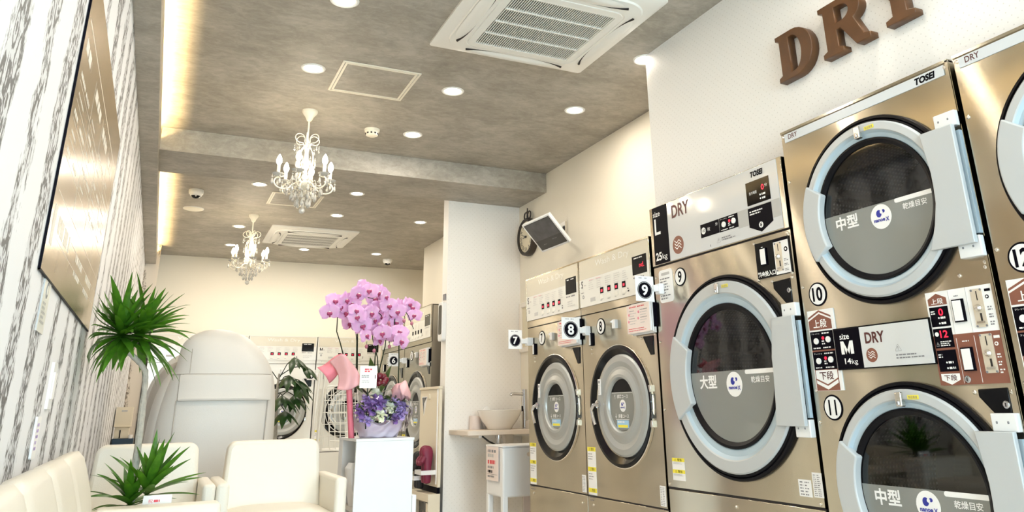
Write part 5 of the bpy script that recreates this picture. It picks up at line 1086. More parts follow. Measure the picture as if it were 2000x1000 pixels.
# ------------------------------------------------------------------ foliage plants
def blade(q, base, d, L, w, droop, m, n=8, fold=0.25, twist=0.0):
    d = Vector(d).normalized(); side = d.cross(Vector((0, 0, 1)))
    side = side.normalized() if side.length > 1e-3 else Vector((1, 0, 0)); p = Vector(base); vs = []; st = L / n
    for i in range(n + 1):
        t_ = i / n; ww = w * (0.45 + 0.55 * math.sin(min(1, t_ * 2.2) * PI / 2)) * (1 - max(0, t_ - 0.35) ** 1.5 / 0.65 ** 1.5) + 0.0006
        nn = side.cross(d).normalized(); s2 = (side * math.cos(twist * t_) + nn * math.sin(twist * t_))
        vs += [tuple(p - s2 * ww + nn * fold * ww), tuple(p), tuple(p + s2 * ww + nn * fold * ww)]
        d = (d + Vector((0, 0, -droop * st * (0.3 + 1.6 * t_)))).normalized(); p = p + d * st
    fs = []
    for i in range(n): fs += [(3 * i, 3 * i + 1, 3 * i + 4, 3 * i + 3), (3 * i + 1, 3 * i + 2, 3 * i + 5, 3 * i + 4)]
    q.add(vs, fs, m)
def rosette(c, axis, count, L, w, rnd, el=(-0.5, 1.35), droop=2.2):
    q = MB(); ax = Vector(axis).normalized(); R = Vector((0, 0, 1)).rotation_difference(ax).to_matrix()
    for i in range(count):
        a = 2.399963 * i + rnd.uniform(-0.2, 0.2); e = el[0] + (el[1] - el[0]) * ((i + 0.5) / count) + rnd.uniform(-0.12, 0.12)
        d = R @ Vector((math.cos(a) * math.cos(e), math.sin(a) * math.cos(e), math.sin(e)))
        l = L * rnd.uniform(0.75, 1.12)
        b_ = Vector(c) + ax * (0.035 * i / count - 0.02)
        blade(q, b_, d, l, w * rnd.uniform(0.8, 1.1), droop * rnd.uniform(0.6, 1.3), 'leaf', 9, 0.3, rnd.uniform(-0.6, 0.6))
    return q
def clear(q):
    # leaves that would run into the wall bend along it
    q.v = [(x if x > -0.22 else -0.22 - 0.055 * (1 - math.exp((x + 0.22) / 0.055)), y + (0.0 if x > -0.22 else 0.6 * (-0.22 - x) * (1 if y > 0 else -1)), z) for x, y, z in q.v]
    return q
t = thing('potted_dracaena', 'tall potted dracaena with a bent bare trunk and bushy green leaf heads', 'plant', (0.0, 3.78, 0)); rnd = random.Random(12)
q = MB(); q.lathe_z(0, 0, [(0, 0), (0.11, 0), (0.12, 0.02), (0.145, 0.36), (0.152, 0.38), (0.140, 0.385), (0.132, 0.34), (0, 0.34)], 'pot_white', 36); q.build('pot', t, True)
q = MB(); q.lathe_z(0, 0, [(0.0, 0.350), (0.134, 0.345)], 'soil', 30); q.build('soil', t)
tr = [(-0.030, 0, 0.33), (-0.034, 0, 0.48), (-0.036, -0.02, 0.62), (-0.038, -0.03, 0.77), (-0.042, -0.03, 0.90), (-0.044, -0.03, 0.98), (-0.050, -0.03, 1.025), (-0.072, -0.03, 1.055), (-0.105, -0.03, 1.085), (-0.135, -0.03, 1.115), (-0.152, -0.03, 1.150)]
q = MB(); fine_ = []
for a, c in zip(tr, tr[1:]):
    for k in range(5): fine_.append(Vector(a).lerp(Vector(c), k / 5))
q.tube(fine_, [(0.0135 if p.z < 0.9 else 0.0105) + 0.0012 * (i % 3 == 0) for i, p in enumerate(fine_)], 'trunk_bark', 10); q.build('trunk', t, True)
q = MB(); q.tube([(-0.135, -0.03, 1.115), (-0.115, 0.0, 1.14), (-0.095, 0.02, 1.155)], 0.010, 'trunk_bark', 8); q.build('branch', t, True)
clear(rosette((-0.162, -0.03, 1.175), (-0.25, -0.1, 1), 58, 0.235, 0.0180, rnd, (-0.75, 1.35))).build('foliage', t, True, angle=180)
clear(rosette((-0.085, 0.02, 1.178), (0.45, 0.1, 1), 56, 0.245, 0.0175, rnd, (-0.65, 1.35))).build('foliage', t, True, angle=180)
q = MB(); q.tube([(0.01, -0.06, 0.33), (0.012, -0.08, 0.50)], 0.012, 'trunk_bark', 8); q.build('stem', t, True)
clear(rosette((-0.040, -0.05, 0.520), (-0.15, -0.1, 1), 24, 0.175, 0.0180, rnd, (0.05, 1.2), 2.0)).build('foliage', t, True, angle=180)
rosette((0.022, -0.06, 0.560), (0.16, 0, 1), 26, 0.215, 0.0195, rnd, (0.15, 1.45), 1.2).build('foliage', t, True, angle=180)
t = thing('gift_card', 'small white card with red print tucked before the dracaena pot leaves', 'card', (0.055, 3.625, 0.372))
q = MB(); q.poly([(-0.055, 0.0), (0.056, 0.0), (0.056, 0.176), (-0.046, 0.176)], -0.001, 0.001, 'paper'); q.text('\u795d', -0.028, -0.012, 0.148, 0.162, -0.0018, 'print_red'); q.bars(-0.008, 0.028, 0.150, 0.160, 1, -0.0018, 'print_red', random.Random(8), 1, 0.9); q.build('sheet', t)
q = MB(); q.box(-0.003, 0.003, 0.0012, 0.005, -0.372, 0.10, 'stem'); q.build('stake', t)

t = thing('potted_money_tree', 'dark green leafy potted plant between the massage chair and the rear machines', 'plant', (0.93, 7.02, 0)); rnd = random.Random(31)
q = MB(); q.lathe_z(0, 0, [(0, 0), (0.12, 0), (0.15, 0.30), (0.155, 0.32), (0.14, 0.32), (0.13, 0.28), (0, 0.28)], 'pot_white', 30); q.build('pot', t, True)
q = MB(); q.tube([(0, 0, 0.27), (0.01, 0, 0.6), (-0.01, 0, 1.0), (0.0, 0, 1.16)], [0.022, 0.020, 0.014, 0.008], 'trunk_bark', 9); q.build('trunk', t, True)
def bigleaf(q, base, d, L, w, m):
    d = Vector(d).normalized(); side = d.cross(Vector((0, 0, 1))).normalized(); p = Vector(base); vs = []; n = 7
    for i in range(n + 1):
        t_ = i / n; ww = w * math.sin(PI * min(1, 0.06 + 0.94 * t_) ** 0.85) + 0.0008; nn = side.cross(d).normalized()
        vs += [tuple(p - side * ww - nn * 0.25 * ww), tuple(p), tuple(p + side * ww - nn * 0.25 * ww)]
        d = (d + Vector((0, 0, -0.16))).normalized(); p = p + d * (L / n)
    q.add(vs, [f for i in range(n) for f in ((3 * i, 3 * i + 1, 3 * i + 4, 3 * i + 3), (3 * i + 1, 3 * i + 2, 3 * i + 5, 3 * i + 4))], m)
for bx, by, bz, ex, ey, ez in ((0, 0, 1.14, 0.20, -0.05, 1.22), (0, 0, 1.12, 0.10, -0.08, 1.29), (0, 0, 1.10, 0.15, -0.12, 1.10), (0, 0, 1.06, 0.06, -0.14, 1.14), (0, 0, 1.0, 0.12, -0.1, 0.98), (0, 0, 0.96, 0.02, -0.15, 0.98), (0, 0, 0.9, 0.05, -0.12, 0.86), (0, 0, 1.1, -0.12, 0.05, 1.2), (0, 0, 0.95, 0.18, 0.03, 1.05)):
    q = MB(); q.tube([(bx, by, bz), ((bx + ex) / 2, (by + ey) / 2, (bz + ez) / 2 + 0.03), (ex, ey, ez)], 0.004, 'stem', 6)
    dr = Vector((ex - bx, ey - by, 0.02)).normalized(); sd = dr.cross(Vector((0, 0, 1)))
    for k in range(5):
        a = -1.2 + 0.6 * k; bigleaf(q, (ex, ey, ez), dr * math.cos(a) + sd * math.sin(a) + Vector((0, 0, -0.35)), rnd.uniform(0.15, 0.22), rnd.uniform(0.024, 0.034), 'leaf_dark')
    q.build('leaf_spray', t, True, angle=180)

# ------------------------------------------------------------------ pedestal and gift orchid
t = thing('pedestal_cabinet', 'white pedestal cabinet with an open left side, carrying the pink orchids', 'cabinet', (1.038, 4.50, 0))
q = MB(); q.box(-0.002, 0.324, 0.0, 0.016, 0.0, 0.688, 'cabinet_white'); q.build('front_panel', t, bevel=0.0015)
q = MB(); q.box(-0.004, 0.328, -0.002, 0.450, 0.688, 0.702, 'cabinet_white'); q.build('top', t, bevel=0.0015)
q = MB(); q.box(-0.002, 0.324, 0.345, 0.449, 0.0, 0.688, 'cabinet_white'); q.build('back_panel', t, bevel=0.0015)
q = MB(); q.box(0.308, 0.324, 0.016, 0.345, 0.0, 0.688, 'cabinet_white'); q.build('side_panel', t)
q = MB(); q.box(0.0, 0.308, 0.016, 0.345, 0.33, 0.346, 'cabinet_inside'); q.build('shelf', t)
q = MB(); q.box(0.326, 0.350, 0.0, 0.30, 0.0, 0.40, 'cabinet_white'); q.build('side_leaf', t, bevel=0.002)
t = thing('paper_bag', 'crumpled white paper bag lying in the open side of the pedestal', 'bag', (1.10, 4.66, 0.346))
q = MB(); n = 14; vs = []
for i in range(n):
    a = 2 * PI * i / n
    for z, r in ((0, 0.05), (0.07, 0.062), (0.14, 0.070), (0.20, 0.058), (0.228, 0.030)):
        k = 1 + 0.18 * math.sin(3 * a + z * 20) + 0.10 * math.sin(5 * a); vs.append((r * k * math.cos(a) * 0.8 - z * 0.16, r * k * math.sin(a) * 1.3, z))
q.add(vs, [(i * 5 + j, ((i + 1) % n) * 5 + j, ((i + 1) % n) * 5 + j + 1, i * 5 + j + 1) for i in range(n) for j in range(4)], 'paper'); q.build('bag', t, True)

ORX, ORY, ORZ = 1.20, 4.68, 0.702
t = thing('gift_orchid', 'pink moth orchids in pink wrapping with a clear-wrapped purple bouquet at the foot', 'flowers', (ORX, ORY, ORZ)); rnd = random.Random(77)
FL = [(-0.345, -0.082, 0.69), (-0.276, -0.021, 0.729), (-0.315, -0.056, 0.758), (-0.231, -0.009, 0.694), (-0.201, -0.005, 0.756), (-0.201, -0.117, 0.699), (-0.193, -0.127, 0.662), (-0.193, 0.037, 0.641), (-0.187, -0.078, 0.804), (-0.118, -0.083, 0.823), (-0.048, 0.069, 0.799), (-0.012, -0.036, 0.801), (-0.041, 0.037, 0.734), (0.013, -0.035, 0.747), (-0.065, -0.002, 0.665), (-0.155, -0.1, 0.618), (0.03, -0.003, 0.698), (-0.009, 0.044, 0.683), (0.007, -0.025, 0.627), (0.078, 0.018, 0.658), (-0.04, 0.004, 0.599), (-0.137, -0.117, 0.559), (-0.024, 0.022, 0.546), (0.019, -0.012, 0.572), (0.079, -0.07, 0.589), (0.071, -0.124, 0.531), (0.1, 0.043, 0.762), (0.069, -0.035, 0.715), (0.191, 0.014, 0.7), (0.16, 0.046, 0.77), (-0.105, 0.013, 0.707), (0.071, 0.054, 0.584), (-0.25, -0.051, 0.77), (-0.074, 0.03, 0.622), (-0.143, -0.041, 0.847), (-0.027, 0.057, 0.838), (0.184, 0.046, 0.754), (-0.112, -0.111, 0.693), (-0.033, -0.103, 0.579)]
def petal(q, a, L, w, cup, y0, m='orchid_petal', n=6):
    R = Matrix.Rotation(-a, 4, 'Y'); vs = []
    for i in range(n + 1):
        s = i / n; ww = w * math.sin(PI * (0.10 + 0.90 * s) ** 0.9) ** 0.75 if s < 1 else 0.001
        for j in range(5):
            v = -1 + 2 * j / 4; vs.append((ww * v, y0 - cup * s * s + 0.10 * ww * v * v + 0.004 * math.sin(3 * v + 5 * s), 0.004 + L * s))
    q.add(vs, [(i * 5 + j, i * 5 + j + 1, (i + 1) * 5 + j + 1, (i + 1) * 5 + j) for i in range(n) for j in range(4)], m, R)
def flower_mesh():
    q = MB()
    for a, L, w in ((0, 0.050, 0.020), (2.15, 0.048, 0.019), (-2.15, 0.048, 0.019)): petal(q, a, L, w, -0.004, 0.003)
    for a in (1.22, -1.22): petal(q, a, 0.056, 0.036, 0.006, -0.002)
    q.ball((0, -0.012, -0.006), 0.009, 'lip', 0.010, 0.011, 10, 7); q.ball((0.009, -0.013, -0.004), 0.006, 'lip', 0.008, 0.009, 8, 6); q.ball((-0.009, -0.013, -0.004), 0.006, 'lip', 0.008, 0.009, 8, 6)
    q.ball((0, -0.008, 0.004), 0.005, 'petal_white', 0.006, 0.005, 8, 6); q.ball((0, -0.016, -0.015), 0.005, 'lip', 0.005, 0.010, 8, 6)
    return q
fm = None
for x, y, z in FL:
    if fm is None: o = flower_mesh().build('orchid_flower', t, True, angle=180); fm = o
    else: o = fm.copy(); COL.objects.link(o); o.parent = t
    o.location = (x, y - 0.03, z); o.rotation_euler = (rnd.uniform(-0.25, 0.35), rnd.uniform(-0.3, 0.3), rnd.uniform(-0.55, 0.75)); o.scale = [rnd.uniform(0.88, 1.10)] * 3
ST = [[(-0.229, 0.30), (-0.229, 0.441), (-0.256, 0.524), (-0.282, 0.592), (-0.283, 0.688), (-0.262, 0.720), (-0.302, 0.745)], [(-0.148, 0.25), (-0.148, 0.395), (-0.154, 0.542), (-0.163, 0.606), (-0.2, 0.669), (-0.226, 0.739)], [(-0.135, 0.25), (-0.135, 0.395), (-0.143, 0.542), (-0.151, 0.78), (-0.119, 0.81), (-0.06, 0.80)],
      [(-0.008, 0.25), (-0.008, 0.385), (0.019, 0.513), (0.022, 0.578), (-0.012, 0.697), (-0.06, 0.735), (-0.133, 0.742)], [(0.103, 0.28), (0.103, 0.423), (0.098, 0.525), (0.064, 0.656), (0.072, 0.728), (0.113, 0.745), (0.150, 0.70), (0.187, 0.618)], [(-0.039, 0.28), (-0.039, 0.454), (-0.034, 0.523), (-0.053, 0.62)], [(0.00, 0.28), (-0.02, 0.45), (-0.055, 0.56), (-0.06, 0.66)]]
for k, L in enumerate(ST):
    pts = []; yo = (-0.03, 0.0, 0.03, 0.0, -0.02, 0.0, 0.02)[k]
    for a, c in zip(L, L[1:]):
        for i in range(4): f = i / 4; pts.append((a[0] + (c[0] - a[0]) * f, yo, a[1] + (c[1] - a[1]) * f))
    pts.append((L[-1][0], yo, L[-1][1])); q = MB(); q.tube(pts, [0.0042 - 0.0022 * i / len(pts) for i in range(len(pts))], 'stem', 7); q.build('flower_stem', t, True)
for x, y, z in ((-0.111, -0.07, 0.506), (-0.064, -0.07, 0.483), (0.11, -0.07, 0.661), (0.159, -0.07, 0.647), (0.026, -0.07, 0.508), (0.017, -0.07, 0.644), (0.021, -0.07, 0.626)):
    q = MB(); q.ball((0, 0, 0), 0.010, 'bud', 0.010, 0.0125); q.tube([(0, 0, 0.01), (0.004, 0.01, 0.03)], 0.0015, 'stem', 5); o = q.build('flower_bud', t, True); o.location = (x, y, z)
q = MB()
for bx, bz, d, L, w in ((-0.03, 0.26, (-0.12, -0.1, 1), 0.20, 0.034), (0.0, 0.25, (0.15, -0.15, 1), 0.17, 0.034), (0.01, 0.25, (0.75, -0.2, 0.55), 0.20, 0.030), (-0.10, 0.25, (-0.5, -0.1, 0.8), 0.14, 0.028), (0.05, 0.24, (0.9, -0.3, 0.15), 0.13, 0.026)): bigleaf(q, (bx, 0.0, bz), d, L, w, 'leaf_orchid')
q.build('orchid_leaf', t, True, angle=180)
q = MB(); q.lathe_z(0.0, 0.03, [(0, 0.0), (0.075, 0.0), (0.082, 0.08), (0.083, 0.09), (0, 0.085)], 'wrap_lilac', 28); q.build('pot', t, True)
# wrapping: a lilac skirt, pink folded sheets at the left, pink puff at the right, rose ribbon strip
def sheet(name, f, nu, nv, m):
    q = MB(); vs = [f(i / nu, j / nv) for i in range(nu + 1) for j in range(nv + 1)]
    q.add(vs, [(i * (nv + 1) + j, (i + 1) * (nv + 1) + j, (i + 1) * (nv + 1) + j + 1, i * (nv + 1) + j + 1) for i in range(nu) for j in range(nv)], m)
    o = q.build(name, t, True, angle=180); s = o.modifiers.new('thick', 'SOLIDIFY'); s.thickness = 0.002; return o
def skirt(u, v):
    a = PI * 0.92 + u * PI * 1.16; top = 0.100 + 0.028 * math.sin(u * PI * 3.2 + 0.7) + (0.09 if u > 0.74 else 0) * (u - 0.74) * 3.8
    r = 0.100 + 0.065 * v + 0.010 * math.sin(9 * u * PI) * v
    r += 0.010 * v * math.sin(17 * u + 4 * v) + 0.006 * math.sin(31 * u - 9 * v); return (0.0 + r * 1.02 * math.cos(a), -0.01 + r * 0.95 * math.sin(a), 0.001 + max(0.0, top + 0.012 * math.sin(23 * u)) * v)
sheet('lilac_wrap', skirt, 40, 8, 'wrap_lilac')
def quad(A, Bq, C, D, yf):
    def f(u, v):
        x = (1 - u) * ((1 - v) * A[0] + v * Bq[0]) + u * ((1 - v) * D[0] + v * C[0]); z = (1 - u) * ((1 - v) * A[1] + v * Bq[1]) + u * ((1 - v) * D[1] + v * C[1])
        dx, dy, dz = yf(u, v); return (x + dx, dy, z + dz)
    return f
sheet('pink_wrap', quad((-0.380, 0.388), (-0.245, 0.468), (-0.205, 0.415), (-0.305, 0.300), lambda u, v: (0, -0.035 - 0.045 * math.sin(PI * u), -0.006 * math.sin(2 * PI * v))), 12, 10, 'wrap_pink_deep')
sheet('pink_wrap', quad((-0.300, 0.412), (-0.222, 0.428), (-0.140, 0.298), (-0.272, 0.266), lambda u, v: (0.020 * math.sin(PI * u) - 0.03 * (1 - u) ** 3 * (1 - v), -0.100 - 0.075 * math.sin(PI * v) * (1 - 0.75 * u) - 0.03 * (1 - u) ** 3 + 0.010 * math.sin(9 * v + 2 * u), 0.030 * math.sin(PI * v) * (1 - u) ** 2 - 0.02 * u * math.sin(PI * v))), 18, 18, 'wrap_pink')
sheet('pink_wrap', lambda u, v: (0.045 + 0.115 * u, -0.08 - 0.05 * math.sin(PI * u) - 0.025 * math.sin(PI * v), 0.205 + (0.055 + 0.05 * math.sin(PI * u)) * v + 0.008 * math.sin(12 * u)), 14, 8, 'petal_pink')
sheet('rose_ribbon', lambda u, v: (-0.222 + 0.034 * v + 0.034 * u, -0.100 - 0.010 * math.sin(PI * v) + 0.02 * u, 0.002 + 0.275 * (1 - u)), 12, 4, 'wrap_rose')
q = MB()
for a in range(7): q.ball((-0.022 + 0.030 * math.cos(a * 0.9), -0.085 + 0.01 * math.sin(a * 2), 0.318 + 0.022 * math.sin(a * 0.9)), 0.022, 'ribbon_wine', 0.016, 0.019, 10, 7)
q.build('wine_bow', t, True)
q = MB(); rn = random.Random(17)
for i in range(34):
    a = rn.uniform(PI * 1.0, PI * 2.0); z = rn.uniform(0.07, 0.22); r = rn.uniform(0.07, 0.12); bigleaf(q, (r * math.cos(a), -0.03 + r * 0.8 * math.sin(a), z), (math.cos(a) * 0.7 + rn.uniform(-0.4, 0.4), math.sin(a) * 0.5, rn.uniform(0.3, 1.0)), rn.uniform(0.06, 0.09), rn.uniform(0.016, 0.026), 'leaf_dark' if i % 3 else 'leaf_orchid')
q.build('filler_leaves', t, True, angle=180)
# bouquet: ruffled lisianthus, carnations, leaves
def ruffle(c, r, m, name, seed, turns=16):
    q = MB(); rn = random.Random(seed)
    for i in range(turns):
        a = 2.4 * i; e = 1.2 - 1.1 * i / turns; rr = r * (0.35 + 0.65 * i / turns); d = Vector((math.cos(a) * math.cos(e), math.sin(a) * math.cos(e), math.sin(e)))
        d = Matrix.Rotation(1.0, 3, 'X') @ d; s = d.cross(Vector((0.3, 0.2, 1))).normalized(); n_ = s.cross(d); vs = []
        for k in range(5):
            for j in range(5):
                u, v = k / 4, -1 + j / 2; p = d * rr * (0.25 + 0.75 * u) + s * v * rr * 0.50 * math.sin(PI * (0.2 + 0.6 * u)) + n_ * (0.14 * rr * math.sin(5 * v + i) * u + 0.22 * rr * v * v); vs.append(tuple(Vector(c) + p))
        q.add(vs, [(k * 5 + j, k * 5 + j + 1, (k + 1) * 5 + j + 1, (k + 1) * 5 + j) for k in range(4) for j in range(4)], m)
    q.build(name, t, True, angle=180)
ruffle((-0.086, -0.148, 0.165), 0.065, 'petal_purple', 'purple_bloom', 1); ruffle((-0.049, -0.158, 0.188), 0.057, 'petal_purple', 'purple_bloom', 2); ruffle((-0.140, -0.128, 0.140), 0.051, 'petal_purple', 'purple_bloom', 3)
ruffle((-0.038, -0.178, 0.118), 0.048, 'petal_white', 'white_bloom', 4); ruffle((0.019, -0.168, 0.160), 0.043, 'petal_white', 'white_bloom', 5); ruffle((-0.059, -0.128, 0.235), 0.048, 'petal_white', 'white_bloom', 6)
ruffle((-0.113, -0.133, 0.200), 0.042, 'petal_lilac', 'lilac_bloom', 11); ruffle((-0.020, -0.150, 0.118), 0.045, 'petal_purple', 'purple_bloom', 21); ruffle((0.085, -0.130, 0.125), 0.040, 'petal_lilac', 'lilac_bloom', 22); ruffle((-0.135, -0.115, 0.115), 0.040, 'petal_lilac', 'lilac_bloom', 23); ruffle((-0.075, -0.140, 0.110), 0.034, 'petal_white', 'white_bloom', 24)
ruffle((0.049, -0.163, 0.100), 0.040, 'petal_purple', 'purple_bloom', 12); ruffle((-0.103, -0.153, 0.090), 0.038, 'petal_lilac', 'lilac_bloom', 13)
ruffle((0.086, -0.148, 0.128), 0.051, 'petal_lilac', 'lilac_bloom', 7); ruffle((0.059, -0.138, 0.175), 0.048, 'petal_lilac', 'lilac_bloom', 8); ruffle((-0.011, -0.128, 0.195), 0.043, 'petal_lilac', 'lilac_bloom', 9); ruffle((0.108, -0.118, 0.165), 0.040, 'petal_lilac', 'lilac_bloom', 10)
q = MB()
for bx, by, bz, d, L, w in ((0.02, -0.175, 0.110, (0.25, -0.15, 1), 0.085, 0.028), (-0.02, -0.17, 0.105, (-0.6, -0.2, 0.7), 0.07, 0.022), (-0.13, -0.13, 0.13, (-0.2, -0.2, 1), 0.06, 0.02), (-0.10, -0.12, 0.24, (0.3, -0.2, 0.9), 0.07, 0.016), (-0.05, -0.13, 0.27, (0.4, -0.2, 0.6), 0.06, 0.014), (0.00, -0.17, 0.10, (0.8, -0.2, 0.3), 0.06, 0.018), (0.05, -0.15, 0.13, (0.5, -0.3, 0.9), 0.06, 0.02), (-0.06, -0.165, 0.12, (-0.3, -0.2, 1), 0.05, 0.018)): bigleaf(q, (bx, by, bz), d, L, w, 'leaf_orchid')
q.build('bouquet_leaves', t, True, angle=180)
q = MB(); rn = random.Random(6)
for i in range(26): q.ball((rn.uniform(-0.02, 0.10), -0.14 + rn.uniform(-0.02, 0.02), rn.uniform(0.11, 0.23)), 0.006, 'dark_steel', nu=6, nv=4)
q.build('blue_thistles', t, True)
def cello(u, v):
    a = PI * 0.80 + u * PI * 1.40; r = 0.118 + 0.062 * math.sin(PI * (0.15 + 0.72 * v)) + 0.010 * math.sin(7 * a + 6 * v) * v
    return (0.0 + r * 1.02 * math.cos(a), -0.03 + r * 0.90 * math.sin(a), 0.03 + 0.25 * v + 0.02 * math.sin(5 * a) * v)
q = MB(); nu, nv = 44, 14; vs = [tuple(Vector(cello(i / nu, j / nv)) + Vector((rn.uniform(-1, 1), rn.uniform(-1, 1), rn.uniform(-1, 1))) * 0.0035) for i in range(nu + 1) for j in range(nv + 1)]
q.add(vs, [(i * (nv + 1) + j, (i + 1) * (nv + 1) + j, (i + 1) * (nv + 1) + j + 1, i * (nv + 1) + j + 1) for i in range(nu) for j in range(nv)], 'cellophane'); q.build('clear_wrap', t)
q = MB(); q.rect(-0.158, -0.060, 0.270, 0.392, -0.150, -0.148, 'paper'); y = -0.1508
q.text('W\u4e95\u695a', -0.132, -0.085, 0.358, 0.376, y, 'print_red', 0.01) if False else q.bars(-0.132, -0.084, 0.356, 0.378, 2, y, 'print_red', random.Random(2), 1, 0.7)
q.bars(-0.148, -0.078, 0.326, 0.343, 2, y, 'ink_grey', random.Random(3), 1, 0.55); q.bars(-0.146, -0.074, 0.298, 0.314, 2, y, 'ink_pale', random.Random(4), 1, 0.5); q.box(-0.072, -0.068, y, -0.149, 0.322, 0.342, 'maroon'); q.box(-0.112, -0.106, -0.148, -0.142, 0.05, 0.38, 'stem'); q.build('gift_card', t)

# ------------------------------------------------------------------ wire laundry cart, storage boxes
t = thing('laundry_cart', 'white wire laundry cart standing in front of the rear machines', 'cart', (1.20, 6.60, 0))
q = MB(); hoop = [(-0.055, 0.0, 0.10), (-0.035, 0.0, 0.60), (-0.012, 0.0, 1.13), (0.0, 0.005, 1.165), (0.02, 0.02, 1.17), (0.04, 0.05, 1.15), (0.045, 0.06, 1.10), (0.02, 0.06, 0.60), (0.0, 0.06, 0.10)]; q.tube(hoop, 0.012, 'wire_white', 10); q.build('post', t, True)
q = MB(); q.tube([(0.30, 0.30, 0.10), (0.30, 0.28, 0.62), (0.29, 0.25, 1.02)], 0.012, 'wire_white', 10); q.build('post', t, True)
q = MB()
def B(u, v): return (0.055 + 0.25 * u + 0.05 * (1 - v) + 0.015 * math.sin(PI * u), -0.02 - 0.05 * math.sin(PI * u) + 0.04 * u, 0.56 + 0.48 * v + 0.05 * u * (v - 0.5))
for k in range(8):
    q.tube([B(k / 7, j / 10) for j in range(11)], 0.003, 'wire_white', 6); q.tube([B(i / 10, k / 7) for i in range(11)], 0.003 if 0 < k < 7 else 0.006, 'wire_white', 6)
q.build('basket_side', t, True)
q = MB()
for k in range(7):
    x = 0.06 + 0.045 * k; q.tube([(x, 0.0, 0.56), (x, 0.26, 0.56)], 0.003, 'wire_white', 6); q.tube([(x, 0.26, 0.56), (x, 0.28, 1.03)], 0.003, 'wire_white', 6)
for k in range(6):
    y = 0.05 * k; q.tube([(0.05, y, 0.56), (0.34, y, 0.56)], 0.003, 'wire_white', 6); q.tube([(0.05, 0.02 + 0.25 * k / 5, 1.03), (0.05, 0.02 + 0.25 * k / 5, 0.56)], 0.003, 'wire_white', 6); q.tube([(0.05, 0.27, 0.56 + 0.094 * k), (0.32, 0.27, 0.56 + 0.094 * k)], 0.003, 'wire_white', 6)
q.build('basket', t, True)
q = MB(); q.tube([(-0.05, 0.0, 0.12), (0.30, 0.0, 0.12), (0.30, 0.28, 0.12), (-0.02, 0.28, 0.12), (-0.05, 0.0, 0.12)], 0.011, 'wire_white', 8); q.build('base_frame', t, True)
for x, y in ((-0.04, 0.0), (0.30, 0.0), (0.30, 0.28), (-0.02, 0.28)): q = MB(); q.lathe_y(x, 0.045, [(0.0, y - 0.012), (0.045, y - 0.012), (0.045, y + 0.012), (0.0, y + 0.012)], 'rubber_foot', 16); q.box(x - 0.008, x + 0.008, y - 0.016, y + 0.016, 0.05, 0.12, 'wire_white'); q.build('caster', t, True)
q = MB(); q.tube([(0.07, -0.075, 0.86), (0.085, -0.085, 0.83), (0.075, -0.085, 0.80), (0.10, -0.085, 0.77), (0.12, -0.085, 0.73), (0.125, -0.085, 0.765), (0.10, -0.085, 0.80)], 0.005, 'wire_white', 7); o = tag(q.build('clothes_hook', None, True), 'white plastic hook hanging on the wire cart basket', 'hook'); o.location = (1.20, 6.60, 0)

t = thing('storage_basket', 'cream plastic storage basket on the dark blue box by the left wall', 'basket', (-0.293, 8.0, 0.655))
q = MB(); q.box(0.002, 0.135, 0.0, 0.20, 0.105, 0.262, 'cabinet_cream'); q.rrect(0.045, 0.092, 0.222, 0.236, 0.006, -0.001, 0.0, 'ink_pale'); q.build('upper_bin', t, bevel=0.003)
q = MB(); q.box(0.010, 0.125, 0.005, 0.20, 0.0, 0.095, 'cabinet_cream'); q.box(0.0, 0.135, -0.012, 0.205, 0.095, 0.106, 'cabinet_cream'); q.build('lower_bin', t, bevel=0.003)
q = MB(); q.rect(0.052, 0.060, 0.005, 0.07, -0.002, 0.005, 'ink'); q.build('latch', t)
q = MB(); q.box(-0.290, -0.125, 7.98, 8.26, 0.0, 0.654, 'navy_box'); q.box(-0.292, -0.123, 7.978, 8.262, 0.600, 0.606, 'ink'); o = q.build('storage_box', None, bevel=0.004); tag(o, 'dark blue storage box under the cream basket by the left wall', 'box')
t = thing('paper_cup', 'small white item lying on the dark blue storage box', 'cup', (-0.215, 7.985, 0.654)); t2 = t
q = MB(); q.lathe_z(0, 0.0, [(0, 0.0), (0.014, 0.0), (0.018, 0.03), (0.0, 0.03)], 'paper', 14); q.build('cup', t, True)
t.location = (-0.150, 7.992, 0.655); 

# ------------------------------------------------------------------ slipper board beside the column
t = thing('slipper_board', 'cream upright board with slipper holders left of the white column', 'slipper rack', (2.085, 6.73, 0.0), -PI / 2)   # x: towards the viewer along the wall
q = MB(); q.rect(0, 0.515, 0.27, 1.010, 0, 0.024, 'cabinet_cream'); q.build('panel', t, bevel=0.003)
q = MB(); q.rect(0.0, 0.520, 1.010, 1.030, -0.010, 0.024, 'cabinet_cream'); q.rect(0.470, 0.488, 0.29, 1.010, -0.006, 0.0, 'paper'); q.build('trim', t, bevel=0.002)
q = MB(); q.poly([(0.05, 0.955), (0.20, 0.955), (0.115, 0.80)], -0.002, 0, 'paper'); q.poly([(0.065, 0.948), (0.185, 0.948), (0.117, 0.900), (0.117, 0.815)], -0.003, -0.001, 'screen_picture'); q.build('pennant_sticker', t)
q = MB(); q.rrect(0.23, 0.28, 0.93, 0.975, 0.012, -0.01, 0, 'cabinet_cream'); q.build('knob', t, bevel=0.003)
q = MB(); q.rect(0.06, 0.50, 0.225, 0.27, 0.002, 0.024, 'ink'); q.build('dark_gap', t)
q = MB(); q.rect(0.0, 0.515, 0.165, 0.225, -0.075, 0.024, 'cabinet_cream'); q.rect(0.0, 0.05, 0.0, 0.165, -0.075, 0.024, 'cabinet_cream'); q.rect(0.465, 0.515, 0.0, 0.165, -0.075, 0.024, 'cabinet_cream'); q.rect(0.05, 0.465, 0.0, 0.165, 0.0, 0.024, 'screen_picture'); q.build('bench', t, bevel=0.003)
